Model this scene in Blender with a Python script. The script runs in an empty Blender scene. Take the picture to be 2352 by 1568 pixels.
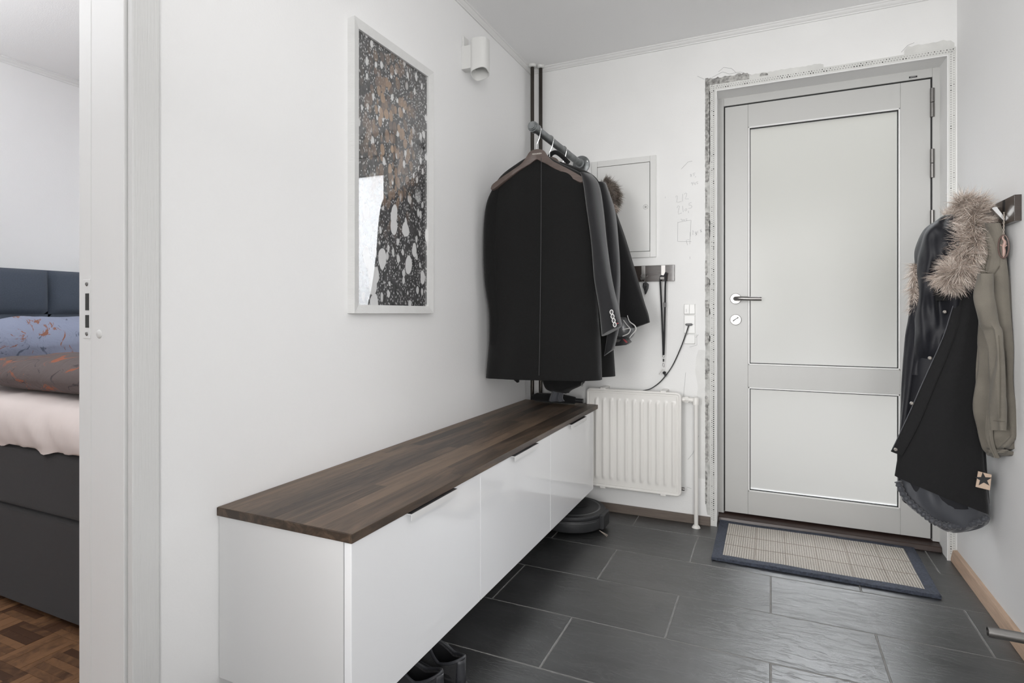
import bpy, bmesh, math, random
from mathutils import Vector, Matrix, noise
random.seed(7)
C = bpy.context
S = C.scene
PI = math.pi

# ------------------------------------------------------------------ camera, world, light, exposure
H = 1.015
FPX = 1306.7
TH = math.atan(594 / FPX)
cam_d = bpy.data.cameras.new('camera')
cam_d.sensor_width = 36.0
cam_d.lens = FPX / 2352 * 36.0
cam_d.shift_y = -64 / 2352
cam_d.clip_start = 0.02
cam = bpy.data.objects.new('camera', cam_d)
S.collection.objects.link(cam)
cam.location = (0, 0, H)
cam.rotation_euler = (PI / 2, 0, TH)
S.camera = cam

w = bpy.data.worlds.new('overcast_sky')
S.world = w
w.use_nodes = True
w.node_tree.nodes['Background'].inputs[0].default_value = (0.93, 0.96, 1.0, 1)
w.node_tree.nodes['Background'].inputs[1].default_value = 38.0

def area(name, loc, aim, sx, sy, power, color=(1, 1, 1)):
    d = bpy.data.lights.new(name, 'AREA')
    d.shape = 'RECTANGLE'; d.size = sx; d.size_y = sy; d.energy = power; d.color = color
    o = bpy.data.objects.new(name, d)
    S.collection.objects.link(o)
    o.location = loc
    o.rotation_euler = (Vector(aim) - Vector(loc)).to_track_quat('-Z', 'Y').to_euler()
    return o
area('fill_up_at_ceiling', (0.15, 0.35, 1.55), (0.15, 0.55, 3), .5, .5, 18, (1.0, 0.99, 0.98))  # added fill aimed up, so the ceiling bounce brightens the hall
area('fill_rear', (0.1, -2.4, 1.25), (0.1, 3, 1.1), 1.2, 1.9, 5, (1.0, 0.985, 0.97))  # added fill behind the camera; the rear wall has no opening
fl = area('fill_right_side', (0.66, -0.50, 1.15), (-1.15, 2.75, 0.85), 1.0, 1.8, 18.5, (1.0, 0.99, 0.98))  # added fill for the left wall and cabinet fronts; no doorway here
fl.data.spread = math.radians(76)
fl = area('fill_left_side', (-0.62, -0.6, 1.30), (0.62, 2.9, 1.10), .7, 1.2, 12.5, (1.0, 0.99, 0.98))  # added fill that lifts the right and back walls
fl.data.spread = math.radians(62)
area('fill_bedroom_up', (-2.6, 0.0, 1.5), (-2.6, 0.2, 3), .8, .8, 44, (0.96, 0.975, 1.0))  # added upward fill to brighten the bedroom
area('fill_bedroom_rear', (-2.5, -2.3, 1.5), (-2.6, 2.0, 1.2), 1.7, 1.5, 14, (0.95, 0.97, 1.0))  # added bedroom fill; no window is built behind it

S.view_settings.view_transform = 'Standard'
S.view_settings.look = 'None'
S.view_settings.exposure = -0.36
S.view_settings.gamma = 1.0
S.view_settings.use_curve_mapping = False
S.cycles.max_bounces = 12
S.cycles.transmission_bounces = 8
S.cycles.diffuse_bounces = 6
S.cycles.sample_clamp_indirect = 6.0
try:
    S.cycles.use_denoising = True
except Exception:
    pass

# ------------------------------------------------------------------ measuring: photo pixel -> point on a real plane
_F = Vector((-math.sin(TH), math.cos(TH), 0)); _R = Vector((math.cos(TH), math.sin(TH), 0)); _U = Vector((0, 0, 1))
def P(u, v, ax, val):
    r = _F + _R * ((u - 1176) / FPX) - _U * ((v - 720) / FPX)
    i = 'XYZ'.index(ax)
    o = Vector((0, 0, H))
    return o + r * ((val - o[i]) / r[i])

# ------------------------------------------------------------------ materials
def new_mat(name):
    m = bpy.data.materials.new(name); m.use_nodes = True
    nt = m.node_tree
    return m, nt, nt.nodes['Principled BSDF']
def N(nt, kind, **kw):
    n = nt.nodes.new(kind)
    for k, v in kw.items():
        if k in n.inputs: n.inputs[k].default_value = v
        else: setattr(n, k, v)
    return n
def lin(r, g=None, b=None):
    if g is None: g = b = r
    f = lambda c: ((c / 255 + .055) / 1.055) ** 2.4 if c > 10 else c / 255 / 12.92
    return (f(r), f(g), f(b), 1)
def plain(name, col, rough=.5, metal=0.0, bump=0.0, bscale=60., spec=.5, var=0.0, vscale=6., stretch=(1, 1, 1), sheen=0.0, coat=0.0, ior=1.5):
    m, nt, b = new_mat(name)
    b.inputs['Base Color'].default_value = col
    b.inputs['Roughness'].default_value = rough
    b.inputs['Metallic'].default_value = metal
    b.inputs['Specular IOR Level'].default_value = spec
    b.inputs['IOR'].default_value = ior
    if sheen: b.inputs['Sheen Weight'].default_value = sheen; b.inputs['Sheen Roughness'].default_value = .5
    if coat: b.inputs['Coat Weight'].default_value = coat; b.inputs['Coat Roughness'].default_value = .05
    L = nt.links.new
    tc = N(nt, 'ShaderNodeTexCoord'); mp = N(nt, 'ShaderNodeMapping'); mp.inputs['Scale'].default_value = stretch
    L(tc.outputs['Object'], mp.inputs['Vector'])
    if var:
        nz = N(nt, 'ShaderNodeTexNoise', Scale=vscale, Detail=6.0)
        L(mp.outputs[0], nz.inputs['Vector'])
        mr = N(nt, 'ShaderNodeMapRange'); mr.inputs[1].default_value = .3; mr.inputs[2].default_value = .7
        mr.inputs[3].default_value = 1 - var; mr.inputs[4].default_value = 1 + var
        mx = N(nt, 'ShaderNodeVectorMath', operation='SCALE'); mx.inputs[0].default_value = col[:3]
        L(nz.outputs[0], mr.inputs[0]); L(mr.outputs[0], mx.inputs['Scale']); L(mx.outputs[0], b.inputs['Base Color'])
    if bump:
        nz = N(nt, 'ShaderNodeTexNoise', Scale=bscale, Detail=4.0)
        L(mp.outputs[0], nz.inputs['Vector'])
        bp = N(nt, 'ShaderNodeBump', Strength=bump, Distance=.002)
        L(nz.outputs[0], bp.inputs['Height']); L(bp.outputs[0], b.inputs['Normal'])
    return m

M = {}
M['wall'] = plain('white_wall_paint', lin(236, 236, 236), .75, bump=.25, bscale=180)
M['wall_old'] = plain('aged_white_wall_paint', lin(231, 231, 230), .8, bump=.3, bscale=160, var=.035, vscale=2.5)
M['ceiling'] = plain('ceiling_paint', lin(240, 240, 240), .9, bump=.35, bscale=260)
M['paint'] = plain('white_gloss_paint', lin(225, 225, 224), .35, bump=.12, bscale=25, stretch=(8, 8, .6))
M['paint_rough'] = plain('brushed_white_paint', lin(214, 214, 213), .45, bump=.45, bscale=40, stretch=(9, 9, .35))
M['door_paint'] = plain('door_paint', lin(191, 191, 189), .4, bump=.05)
M['melamine'] = plain('white_melamine', lin(214, 214, 214), .45)
M['gloss_white'] = plain('high_gloss_white', lin(238, 239, 241), .08, spec=.6, coat=.5)
M['black_gap'] = plain('black_rubber_gasket', lin(18), .6)
M['steel'] = plain('brushed_steel', lin(140, 138, 136), .36, 1.0, bump=.05, bscale=300)
M['chrome'] = plain('chrome', lin(215), .12, 1.0)
M['alu'] = plain('matt_aluminium', lin(190, 190, 190), .38, 1.0)
M['handle_alu'] = plain('pale_anodised_handle', lin(222), .4, .1)
M['galv'] = plain('galvanised_pipe', lin(128, 131, 132), .42, .75, bump=.5, bscale=55, var=.25, vscale=30)
M['dark_pipe'] = plain('dark_metal_pipe', lin(70, 66, 62), .25, .8, var=.2, vscale=40, stretch=(1, 1, .2))
M['black_wool'] = plain('black_wool', lin(21, 21, 21), .95, bump=.5, bscale=700, var=.3, vscale=420, sheen=.1, spec=.2)
M['char_wool'] = plain('charcoal_velour', lin(32, 32, 34), .85, bump=.4, bscale=500, sheen=.35, spec=.2)
M['navy'] = plain('dark_navy_shell', lin(15, 16, 23), .62, bump=.9, bscale=24, sheen=.04, spec=.4)
M['black_cotton'] = plain('black_cotton_canvas', lin(22, 22, 23), .85, bump=.45, bscale=600, var=.08, vscale=300, spec=.25, sheen=.1)
M['lining'] = plain('charcoal_lining', lin(58, 60, 66), .6, bump=.3, bscale=40, sheen=.3)
M['olive'] = plain('olive_canvas', lin(106, 101, 92), .9, bump=.5, bscale=450, var=.14, vscale=14, sheen=.1)
M['olive_dark'] = plain('dark_olive_seam', lin(84, 80, 70), .9)
M['hanger'] = plain('stained_hanger_wood', lin(88, 76, 71), .38, bump=.1, var=.15, vscale=20, stretch=(1, 1, 6))
M['black_plastic'] = plain('black_plastic', lin(34, 34, 36), .35, var=.1)
M['black_matt'] = plain('matt_black_plastic', lin(46, 47, 49), .5, bump=.15, bscale=300)
M['black_strap'] = plain('black_webbing', lin(36, 36, 38), .8, bump=.5, bscale=600)
M['wht_plastic'] = plain('white_plastic', lin(217, 217, 215), .3)
M['radiator'] = plain('white_radiator_enamel', lin(226, 224, 220), .3)
M['grout'] = plain('grey_grout', lin(132, 131, 129), .9, bump=.4, bscale=300, var=.15, vscale=30)
M['skirting_brown'] = plain('brown_grey_wood', lin(104, 94, 86), .6, var=.18, vscale=10, stretch=(1, 12, 12), bump=.2)
M['skirting_oak'] = plain('oiled_beech_wood', lin(190, 163, 140), .5, var=.12, vscale=12, stretch=(12, 1, 12), bump=.15)
M['threshold'] = plain('dark_mahogany_threshold', lin(56, 42, 37), .35, var=.2, vscale=10, stretch=(1, 10, 10))
M['plaster'] = plain('bare_grey_plaster', lin(158, 157, 154), .95, bump=1.0, bscale=120, var=.55, vscale=75)
M['filler'] = plain('white_filler', lin(210, 210, 207), .9, bump=.6, bscale=45, var=.06, vscale=15)
M['plaster_light'] = plain('pale_grey_plaster', lin(188, 188, 185), .95, bump=.8, bscale=90, var=.2, vscale=35)
M['hole'] = plain('dark_hole', lin(60, 60, 58), .9)  # flat dark tone standing in for the shade inside holes and gaps
M['hole_light'] = plain('filled_hole', lin(165, 165, 163), .9)
M['pencil'] = plain('graphite_pencil', lin(166, 166, 168), .8)
M['crack'] = plain('hairline_crack', lin(120, 119, 117), .9)
M['grey_fabric'] = plain('dark_grey_upholstery', lin(42, 40, 41), .95, bump=.6, bscale=500, var=.16, vscale=260, sheen=.1)
M['blue_fabric'] = plain('slate_blue_upholstery', lin(72, 80, 92), .95, bump=.5, bscale=500, var=.12, vscale=260, sheen=.1)
M['sheet'] = plain('crumpled_pink_white_cotton', lin(218, 207, 203), .9, bump=.8, bscale=9, var=.03)
M['navy_border'] = plain('navy_woven_border', lin(60, 65, 77), .95, bump=1.0, bscale=170, var=.45, vscale=130)
M['white_label'] = plain('white_print', lin(225, 220, 212), .6)
M['tan_leather'] = plain('beige_leather_patch', lin(186, 164, 145), .6, var=.05)
M['red'] = plain('dark_red_plastic', lin(140, 30, 40), .4)
M['white_strap'] = plain('white_helmet_strap', lin(215, 213, 212), .4)
M['grey_shell'] = plain('grey_metallic_shell', lin(95, 96, 97), .3, .3)
M['dark_wood'] = plain('black_brown_wood', lin(58, 50, 46), .3, bump=.3, bscale=40, var=.18, vscale=20, stretch=(.4, .4, 9), coat=.4)
M['snap'] = plain('antique_metal_snap', lin(150, 146, 142), .3, .9)
M['ornament'] = plain('brown_ornament', lin(84, 66, 60), .45)
M['copper'] = plain('pale_copper_figure', lin(160, 132, 122), .5, 0)
M['cream_thread'] = plain('twisted_cord', lin(170, 160, 150), .8)
M['insole'] = plain('black_insole', lin(12, 12, 16), .9)
M['shoe_knit'] = plain('black_knit_upper', lin(34, 34, 37), .8, bump=.8, bscale=420, sheen=.15)
M['shoe_trim'] = plain('dark_grey_shoe_overlay', lin(50, 51, 55), .45, bump=.3, bscale=120)
M['lace'] = plain('grey_lace', lin(72, 74, 78), .8, bump=.5, bscale=700)
M['render_out'] = plain('grey_facade_render', lin(49, 48, 45), .95, spec=0.0)
M['paving_out'] = plain('concrete_paving', lin(47, 46, 44), .95, spec=0.0, var=.1)

def mat_slate():
    m, nt, b = new_mat('slate_floor_tile')
    L = nt.links.new
    tc = N(nt, 'ShaderNodeTexCoord'); mp = N(nt, 'ShaderNodeMapping'); mp.inputs['Scale'].default_value = (1.6, 5, 1)
    L(tc.outputs['Object'], mp.inputs[0])
    oi = N(nt, 'ShaderNodeObjectInfo')
    ad = N(nt, 'ShaderNodeVectorMath', operation='ADD')
    sc = N(nt, 'ShaderNodeVectorMath', operation='SCALE'); sc.inputs[0].default_value = (37, 53, 11)
    L(oi.outputs['Random'], sc.inputs['Scale']); L(mp.outputs[0], ad.inputs[0]); L(sc.outputs[0], ad.inputs[1])
    big = N(nt, 'ShaderNodeTexNoise', Scale=1.6, Detail=5.0, Roughness=.55)
    L(ad.outputs[0], big.inputs['Vector'])
    cr = N(nt, 'ShaderNodeValToRGB')
    cr.color_ramp.elements[0].position = .32; cr.color_ramp.elements[0].color = lin(30, 31, 32)
    cr.color_ramp.elements[1].position = .75; cr.color_ramp.elements[1].color = lin(56, 57, 58)
    L(big.outputs[0], cr.inputs[0]); L(cr.outputs[0], b.inputs['Base Color'])
    fine = N(nt, 'ShaderNodeTexNoise', Scale=60.0, Detail=8.0, Roughness=.7); L(ad.outputs[0], fine.inputs['Vector'])
    mid = N(nt, 'ShaderNodeTexNoise', Scale=6.0, Detail=8.0, Roughness=.62, Distortion=.6); L(ad.outputs[0], mid.inputs['Vector'])
    st = N(nt, 'ShaderNodeMapRange', interpolation_type='SMOOTHSTEP'); st.inputs[1].default_value = .47; st.inputs[2].default_value = .53
    L(mid.outputs[0], st.inputs[0])
    a1 = N(nt, 'ShaderNodeMath', operation='MULTIPLY'); a1.inputs[1].default_value = .22; L(fine.outputs[0], a1.inputs[0])
    a2 = N(nt, 'ShaderNodeMath', operation='ADD'); L(a1.outputs[0], a2.inputs[0])
    a3 = N(nt, 'ShaderNodeMath', operation='MULTIPLY'); a3.inputs[1].default_value = .25; L(st.outputs[0], a3.inputs[0]); 
    a4 = N(nt, 'ShaderNodeMath', operation='ADD'); L(a3.outputs[0], a4.inputs[0]); L(mid.outputs[0], a4.inputs[1])
    L(a4.outputs[0], a2.inputs[1])
    bp = N(nt, 'ShaderNodeBump', Strength=.35, Distance=.004); L(a2.outputs[0], bp.inputs['Height']); L(bp.outputs[0], b.inputs['Normal'])
    b.inputs['Roughness'].default_value = .36
    b.inputs['IOR'].default_value = 2.3
    return m
M['slate'] = mat_slate()

def mat_wood(name, c0, c1, axis_scale, rough=.45, random_hue=.35):
    m, nt, b = new_mat(name)
    L = nt.links.new
    tc = N(nt, 'ShaderNodeTexCoord'); mp = N(nt, 'ShaderNodeMapping'); mp.inputs['Scale'].default_value = axis_scale
    L(tc.outputs['Object'], mp.inputs[0])
    oi = N(nt, 'ShaderNodeObjectInfo')
    sc = N(nt, 'ShaderNodeVectorMath', operation='SCALE'); sc.inputs[0].default_value = (17, 13, 9)
    ad = N(nt, 'ShaderNodeVectorMath', operation='ADD')
    L(oi.outputs['Random'], sc.inputs['Scale']); L(mp.outputs[0], ad.inputs[0]); L(sc.outputs[0], ad.inputs[1])
    nz = N(nt, 'ShaderNodeTexNoise', Scale=3.0, Detail=8.0, Roughness=.65, Distortion=1.2); L(ad.outputs[0], nz.inputs['Vector'])
    f = N(nt, 'ShaderNodeMath', operation='MULTIPLY_ADD'); f.inputs[1].default_value = random_hue; f.inputs[2].default_value = -random_hue / 2
    L(oi.outputs['Random'], f.inputs[0])
    g = N(nt, 'ShaderNodeMath', operation='ADD'); L(nz.outputs[0], g.inputs[0]); L(f.outputs[0], g.inputs[1])
    cr = N(nt, 'ShaderNodeValToRGB')
    cr.color_ramp.elements[0].position = .3; cr.color_ramp.elements[0].color = c0
    cr.color_ramp.elements[1].position = .72; cr.color_ramp.elements[1].color = c1
    L(g.outputs[0], cr.inputs[0]); L(cr.outputs[0], b.inputs['Base Color'])
    bp = N(nt, 'ShaderNodeBump', Strength=.12, Distance=.002); L(nz.outputs[0], bp.inputs['Height']); L(bp.outputs[0], b.inputs['Normal'])
    b.inputs['Roughness'].default_value = rough
    return m
M['walnut'] = mat_wood('dark_oiled_worktop_wood', lin(53, 42, 33), lin(116, 96, 78), (9, .9, 9), .45, .36)
M['parquet'] = mat_wood('mosaic_parquet_oak', lin(74, 48, 31), lin(132, 96, 66), (6, 6, 1), .5, .55)

def mat_printed(name, base, leaf, dark, scale=5):
    """Cotton with a leaf print (flat print)."""
    m, nt, b = new_mat(name)
    L = nt.links.new
    tc = N(nt, 'ShaderNodeTexCoord')
    wz = N(nt, 'ShaderNodeTexNoise', Scale=2.5, Detail=3.0); L(tc.outputs['Object'], wz.inputs['Vector'])
    mp = N(nt, 'ShaderNodeMapping'); mp.inputs['Scale'].default_value = (1.0, 3.2, 1.0); mp.inputs['Rotation'].default_value = (.4, .3, .7)
    mx = N(nt, 'ShaderNodeVectorMath', operation='MULTIPLY_ADD'); mx.inputs[1].default_value = (.5, .5, .5)
    L(wz.outputs['Color'], mx.inputs[0]); L(tc.outputs['Object'], mx.inputs[2]); L(mx.outputs[0], mp.inputs[0])
    def spots(s, lo, hi):
        v = N(nt, 'ShaderNodeTexNoise', Scale=s, Detail=5.0, Roughness=.7, Distortion=1.5); L(mp.outputs[0], v.inputs['Vector'])
        r = N(nt, 'ShaderNodeMapRange', interpolation_type='SMOOTHSTEP'); r.inputs[1].default_value = lo; r.inputs[2].default_value = hi
        L(v.outputs[0], r.inputs[0]); return r
    s1 = spots(scale, .59, .62); s2 = spots(scale * 1.7, .60, .64)
    m1 = N(nt, 'ShaderNodeMix', data_type='RGBA'); m1.inputs[6].default_value = base; m1.inputs[7].default_value = dark; L(s2.outputs[0], m1.inputs[0])
    m2 = N(nt, 'ShaderNodeMix', data_type='RGBA'); m2.inputs[7].default_value = leaf; L(m1.outputs[2], m2.inputs[6]); L(s1.outputs[0], m2.inputs[0])
    L(m2.outputs[2], b.inputs['Base Color'])
    b.inputs['Roughness'].default_value = .85
    wr = N(nt, 'ShaderNodeTexNoise', Scale=11.0, Detail=4.0, Distortion=1.5); L(tc.outputs['Object'], wr.inputs['Vector'])
    bp = N(nt, 'ShaderNodeBump', Strength=.7, Distance=.012); L(wr.outputs[0], bp.inputs['Height']); L(bp.outputs[0], b.inputs['Normal'])
    return m
M['pillow'] = mat_printed('blue_grey_leaf_print_cotton', lin(142, 150, 172), lin(140, 96, 78), lin(96, 104, 122), 4.5)
M['duvet'] = mat_printed('taupe_leaf_print_cotton', lin(98, 88, 87), lin(150, 88, 62), lin(66, 60, 62), 4)

def mat_fur(name, dark, light, tip):
    m, nt, b = new_mat(name)
    L = nt.links.new
    g = N(nt, 'ShaderNodeNewGeometry')
    cr = N(nt, 'ShaderNodeValToRGB')
    cr.color_ramp.elements[0].position = 0.; cr.color_ramp.elements[0].color = dark
    cr.color_ramp.elements[1].position = 1.; cr.color_ramp.elements[1].color = tip
    e = cr.color_ramp.elements.new(.45); e.color = light
    L(g.outputs['Random Per Island'], cr.inputs[0]); L(cr.outputs[0], b.inputs['Base Color'])
    b.inputs['Roughness'].default_value = .55
    return m
M['fur_pale'] = mat_fur('pale_taupe_faux_fur', lin(132, 118, 108), lin(196, 180, 168), lin(238, 230, 222))
M['fur_brown'] = mat_fur('brown_faux_fur', lin(66, 58, 52), lin(116, 104, 94), lin(176, 168, 160))

def mat_art():
    """Abstract ink print: white dabs and dotted lines on charcoal with an amber cluster; flat print."""
    m, nt, b = new_mat('abstract_feather_print')
    L = nt.links.new
    tc = N(nt, 'ShaderNodeTexCoord'); sep = N(nt, 'ShaderNodeSeparateXYZ'); L(tc.outputs['Generated'], sep.inputs[0])
    wz = N(nt, 'ShaderNodeTexNoise', Scale=7.0, Detail=3.0); L(tc.outputs['Object'], wz.inputs['Vector'])
    wv = N(nt, 'ShaderNodeVectorMath', operation='MULTIPLY_ADD'); wv.inputs[1].default_value = (.04, .04, .04)
    L(wz.outputs['Color'], wv.inputs[0]); L(tc.outputs['Object'], wv.inputs[2])
    mp = N(nt, 'ShaderNodeMapping'); mp.inputs['Rotation'].default_value = (.35, 0, 0); mp.inputs['Scale'].default_value = (1, 1.35, .8)
    L(wv.outputs[0], mp.inputs[0])
    def dabs(scale, thr, soft, rnd=1.0):
        v = N(nt, 'ShaderNodeTexVoronoi', Scale=scale, Randomness=rnd); L(mp.outputs[0], v.inputs['Vector'])
        r = N(nt, 'ShaderNodeMapRange', interpolation_type='SMOOTHSTEP')
        r.inputs[1].default_value = thr + soft; r.inputs[2].default_value = thr - soft; r.inputs[3].default_value = 0; r.inputs[4].default_value = 1
        L(v.outputs['Distance'], r.inputs[0]); return r, v
    def grad(lo, hi, src='Z'):
        r = N(nt, 'ShaderNodeMapRange', interpolation_type='SMOOTHSTEP'); r.inputs[1].default_value = lo; r.inputs[2].default_value = hi
        L(sep.outputs[src], r.inputs[0]); return r
    def mul(a, c):
        x = N(nt, 'ShaderNodeMath', operation='MULTIPLY'); L(a.outputs[0], x.inputs[0])
        if isinstance(c, float): x.inputs[1].default_value = c
        else: L(c.outputs[0], x.inputs[1])
        return x
    def mix(fac, a, c):
        x = N(nt, 'ShaderNodeMix', data_type='RGBA'); L(fac.outputs[0], x.inputs[0])
        if hasattr(a, 'outputs'): L(a.outputs[2], x.inputs[6])
        else: x.inputs[6].default_value = a
        if hasattr(c, 'outputs'): L(c.outputs[0], x.inputs[7])
        else: x.inputs[7].default_value = c
        return x
    hz = N(nt, 'ShaderNodeTexNoise', Scale=30.0, Detail=8.0, Roughness=.8); L(mp.outputs[0], hz.inputs['Vector'])
    base = N(nt, 'ShaderNodeValToRGB'); base.color_ramp.elements[0].color = lin(34, 34, 36); base.color_ramp.elements[0].position = .38
    base.color_ramp.elements[1].color = lin(96, 95, 95); base.color_ramp.elements[1].position = .72; L(hz.outputs[0], base.inputs[0])
    one = N(nt, 'ShaderNodeValue'); one.outputs[0].default_value = 1.0
    c0 = mix(one, (0, 0, 0, 1), base)
    # fine dashes everywhere
    d1, _ = dabs(105, .30, .05); c1 = mix(mul(d1, .8), c0, lin(205))
    # medium white dabs
    d2, v2 = dabs(27, .30, .03); gt = N(nt, 'ShaderNodeMath', operation='GREATER_THAN'); gt.inputs[1].default_value = .45
    L(v2.outputs['Color'], gt.inputs[0]); c2 = mix(mul(mul(d2, gt), .9), c1, lin(214))
    # amber cluster, centre-top
    gz = N(nt, 'ShaderNodeVectorMath', operation='DISTANCE'); gz.inputs[1].default_value = (1.0, .45, .68)
    L(tc.outputs['Generated'], gz.inputs[0])
    gr = N(nt, 'ShaderNodeMapRange', interpolation_type='SMOOTHSTEP'); gr.inputs[1].default_value = .48; gr.inputs[2].default_value = .16
    gr.inputs[3].default_value = 0; gr.inputs[4].default_value = 1; L(gz.outputs['Value'], gr.inputs[0])
    d3, v3 = dabs(32, .50, .05)
    amb = N(nt, 'ShaderNodeValToRGB'); amb.color_ramp.elements[0].color = lin(84, 76, 72); amb.color_ramp.elements[1].color = lin(170, 142, 116)
    e = amb.color_ramp.elements.new(.55); e.color = lin(138, 116, 100); L(v3.outputs['Color'], amb.inputs[0])
    c3 = mix(mul(mul(d3, gr), .9), c2, amb)
    # big white dabs in the lower half
    d4, v4 = dabs(13, .36, .02)
    lo = N(nt, 'ShaderNodeMapRange', interpolation_type='SMOOTHSTEP'); lo.inputs[1].default_value = .52; lo.inputs[2].default_value = .40
    lo.inputs[3].default_value = 0; lo.inputs[4].default_value = 1; L(sep.outputs['Z'], lo.inputs[0])
    c4 = mix(mul(mul(d4, lo), .95), c3, lin(222))
    L(c4.outputs[2], b.inputs['Base Color'])
    b.inputs['Roughness'].default_value = .6
    b.inputs['Coat Weight'].default_value = 1.0; b.inputs['Coat Roughness'].default_value = .0; b.inputs['Coat IOR'].default_value = 1.9
    return m
M['art'] = mat_art()

def mat_rug():
    m, nt, b = new_mat('cream_ribbed_sisal')
    L = nt.links.new
    tc = N(nt, 'ShaderNodeTexCoord'); sep = N(nt, 'ShaderNodeSeparateXYZ'); L(tc.outputs['Object'], sep.inputs[0])
    wv = N(nt, 'ShaderNodeTexWave', Scale=34.0, Distortion=1.2, Detail=2.0); wv.inputs['Detail Scale'].default_value = 6; L(tc.outputs['Object'], wv.inputs['Vector'])
    nz = N(nt, 'ShaderNodeTexNoise', Scale=240.0, Detail=4.0); L(tc.outputs['Object'], nz.inputs['Vector'])
    ad = N(nt, 'ShaderNodeMath', operation='ADD'); L(wv.outputs['Fac'], ad.inputs[0]); L(nz.outputs[0], ad.inputs[1])
    cr = N(nt, 'ShaderNodeValToRGB'); cr.color_ramp.elements[0].position = .3; cr.color_ramp.elements[0].color = lin(168, 160, 150)
    cr.color_ramp.elements[1].position = 1.0; cr.color_ramp.elements[1].color = lin(226, 220, 211)
    hf = N(nt, 'ShaderNodeMath', operation='MULTIPLY'); hf.inputs[1].default_value = .7; L(ad.outputs[0], hf.inputs[0]); L(hf.outputs[0], cr.inputs[0])
    L(cr.outputs[0], b.inputs['Base Color'])
    bp = N(nt, 'ShaderNodeBump', Strength=.8, Distance=.004); L(ad.outputs[0], bp.inputs['Height']); L(bp.outputs[0], b.inputs['Normal'])
    b.inputs['Roughness'].default_value = .95
    return m
M['sisal'] = mat_rug()

def mat_frost():
    """Frosted safety glass: daylight from outside spreads through it."""
    m, nt, b = new_mat('frosted_glass')
    L = nt.links.new
    out = nt.nodes['Material Output']
    b.inputs['Base Color'].default_value = (.95, .955, .95, 1)
    b.inputs['Roughness'].default_value = .12
    b.inputs['Transmission Weight'].default_value = 0.0
    tr = N(nt, 'ShaderNodeBsdfTranslucent'); tr.inputs[0].default_value = (.95, .955, .945, 1)
    rf = N(nt, 'ShaderNodeBsdfRefraction'); rf.inputs['Roughness'].default_value = .6; rf.inputs['IOR'].default_value = 1.22
    rf.inputs['Color'].default_value = (.97, .97, .97, 1)
    mx = N(nt, 'ShaderNodeMixShader'); mx.inputs[0].default_value = .97; L(tr.outputs[0], mx.inputs[1]); L(rf.outputs[0], mx.inputs[2])
    gl = N(nt, 'ShaderNodeBsdfGlossy'); gl.inputs['Roughness'].default_value = .25
    fr = N(nt, 'ShaderNodeFresnel'); fr.inputs[0].default_value = 1.45
    m2 = N(nt, 'ShaderNodeMixShader'); L(fr.outputs[0], m2.inputs[0]); L(mx.outputs[0], m2.inputs[1]); L(gl.outputs[0], m2.inputs[2])
    L(m2.outputs[0], out.inputs['Surface'])
    return m
M['frost'] = mat_frost()

# ------------------------------------------------------------------ object helpers
def link(name, me, mat, parent=None, smooth=False):
    if smooth:
        me.polygons.foreach_set('use_smooth', [True] * len(me.polygons))
    if mat is not None:
        for mm in (mat if isinstance(mat, (list, tuple)) else [mat]): me.materials.append(mm)
    o = bpy.data.objects.new(name, me)
    S.collection.objects.link(o)
    if parent is not None:
        o.parent = parent
        o.matrix_parent_inverse = parent_world(parent).inverted()
    return o
def parent_world(o):
    m = Matrix.Translation(o.location) @ o.rotation_euler.to_matrix().to_4x4()
    if o.parent: m = parent_world(o.parent) @ o.matrix_parent_inverse @ m
    return m
def ob(name, bm, mat, parent=None, smooth=False, bevel=0, seg=2, angle=40):
    me = bpy.data.meshes.new(name)
    bmesh.ops.recalc_face_normals(bm, faces=bm.faces[:])
    bm.to_mesh(me); bm.free()
    o = link(name, me, mat, parent, smooth or bevel > 0)
    if bevel:
        md = o.modifiers.new('edge', 'BEVEL'); md.width = bevel; md.segments = seg; md.limit_method = 'ANGLE'; md.angle_limit = math.radians(angle); md.harden_normals = True
    elif smooth:
        try: me.set_sharp_from_angle(angle=math.radians(angle))
        except Exception: pass
    return o
def tag(o, label, cat, group=None, kind=None):
    if label: o['label'] = label
    if cat: o['category'] = cat
    if group: o['group'] = group
    if kind: o['kind'] = kind
    return o
def thing(name, label, cat, loc, group=None):
    o = bpy.data.objects.new(name, None); S.collection.objects.link(o)
    o.location = loc; o.empty_display_size = .05
    return tag(o, label, cat, group)
def struct(o): o['kind'] = 'structure'; return o
def BM(): return bmesh.new()
def box(bm, x0, x1, y0, y1, z0, z1):
    x0, x1 = min(x0, x1), max(x0, x1); y0, y1 = min(y0, y1), max(y0, y1); z0, z1 = min(z0, z1), max(z0, z1)
    vs = [bm.verts.new((x, y, z)) for z in (z0, z1) for y in (y0, y1) for x in (x0, x1)]
    for f in ((0, 2, 3, 1), (4, 5, 7, 6), (0, 1, 5, 4), (2, 6, 7, 3), (0, 4, 6, 2), (1, 3, 7, 5)):
        bm.faces.new([vs[i] for i in f])
    return bm
def prism(bm, pts, off):
    a = [bm.verts.new(p) for p in pts]; b = [bm.verts.new(Vector(p) + Vector(off)) for p in pts]
    bm.faces.new(a); bm.faces.new(b[::-1])
    for i in range(len(a)):
        j = (i + 1) % len(a); bm.faces.new((a[j], a[i], b[i], b[j]))
    return bm
def rings(bm, rs, cap=True, closed=False):
    vr = [[bm.verts.new(p) for p in r] for r in rs]
    n = len(vr[0])
    m = len(vr)
    for i in range(m if closed else m - 1):
        a, b = vr[i], vr[(i + 1) % m]
        for j in range(n):
            k = (j + 1) % n
            bm.faces.new((a[j], a[k], b[k], b[j]))
    if cap and not closed:
        bm.faces.new(vr[0][::-1]); bm.faces.new(vr[-1])
    return vr
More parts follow.
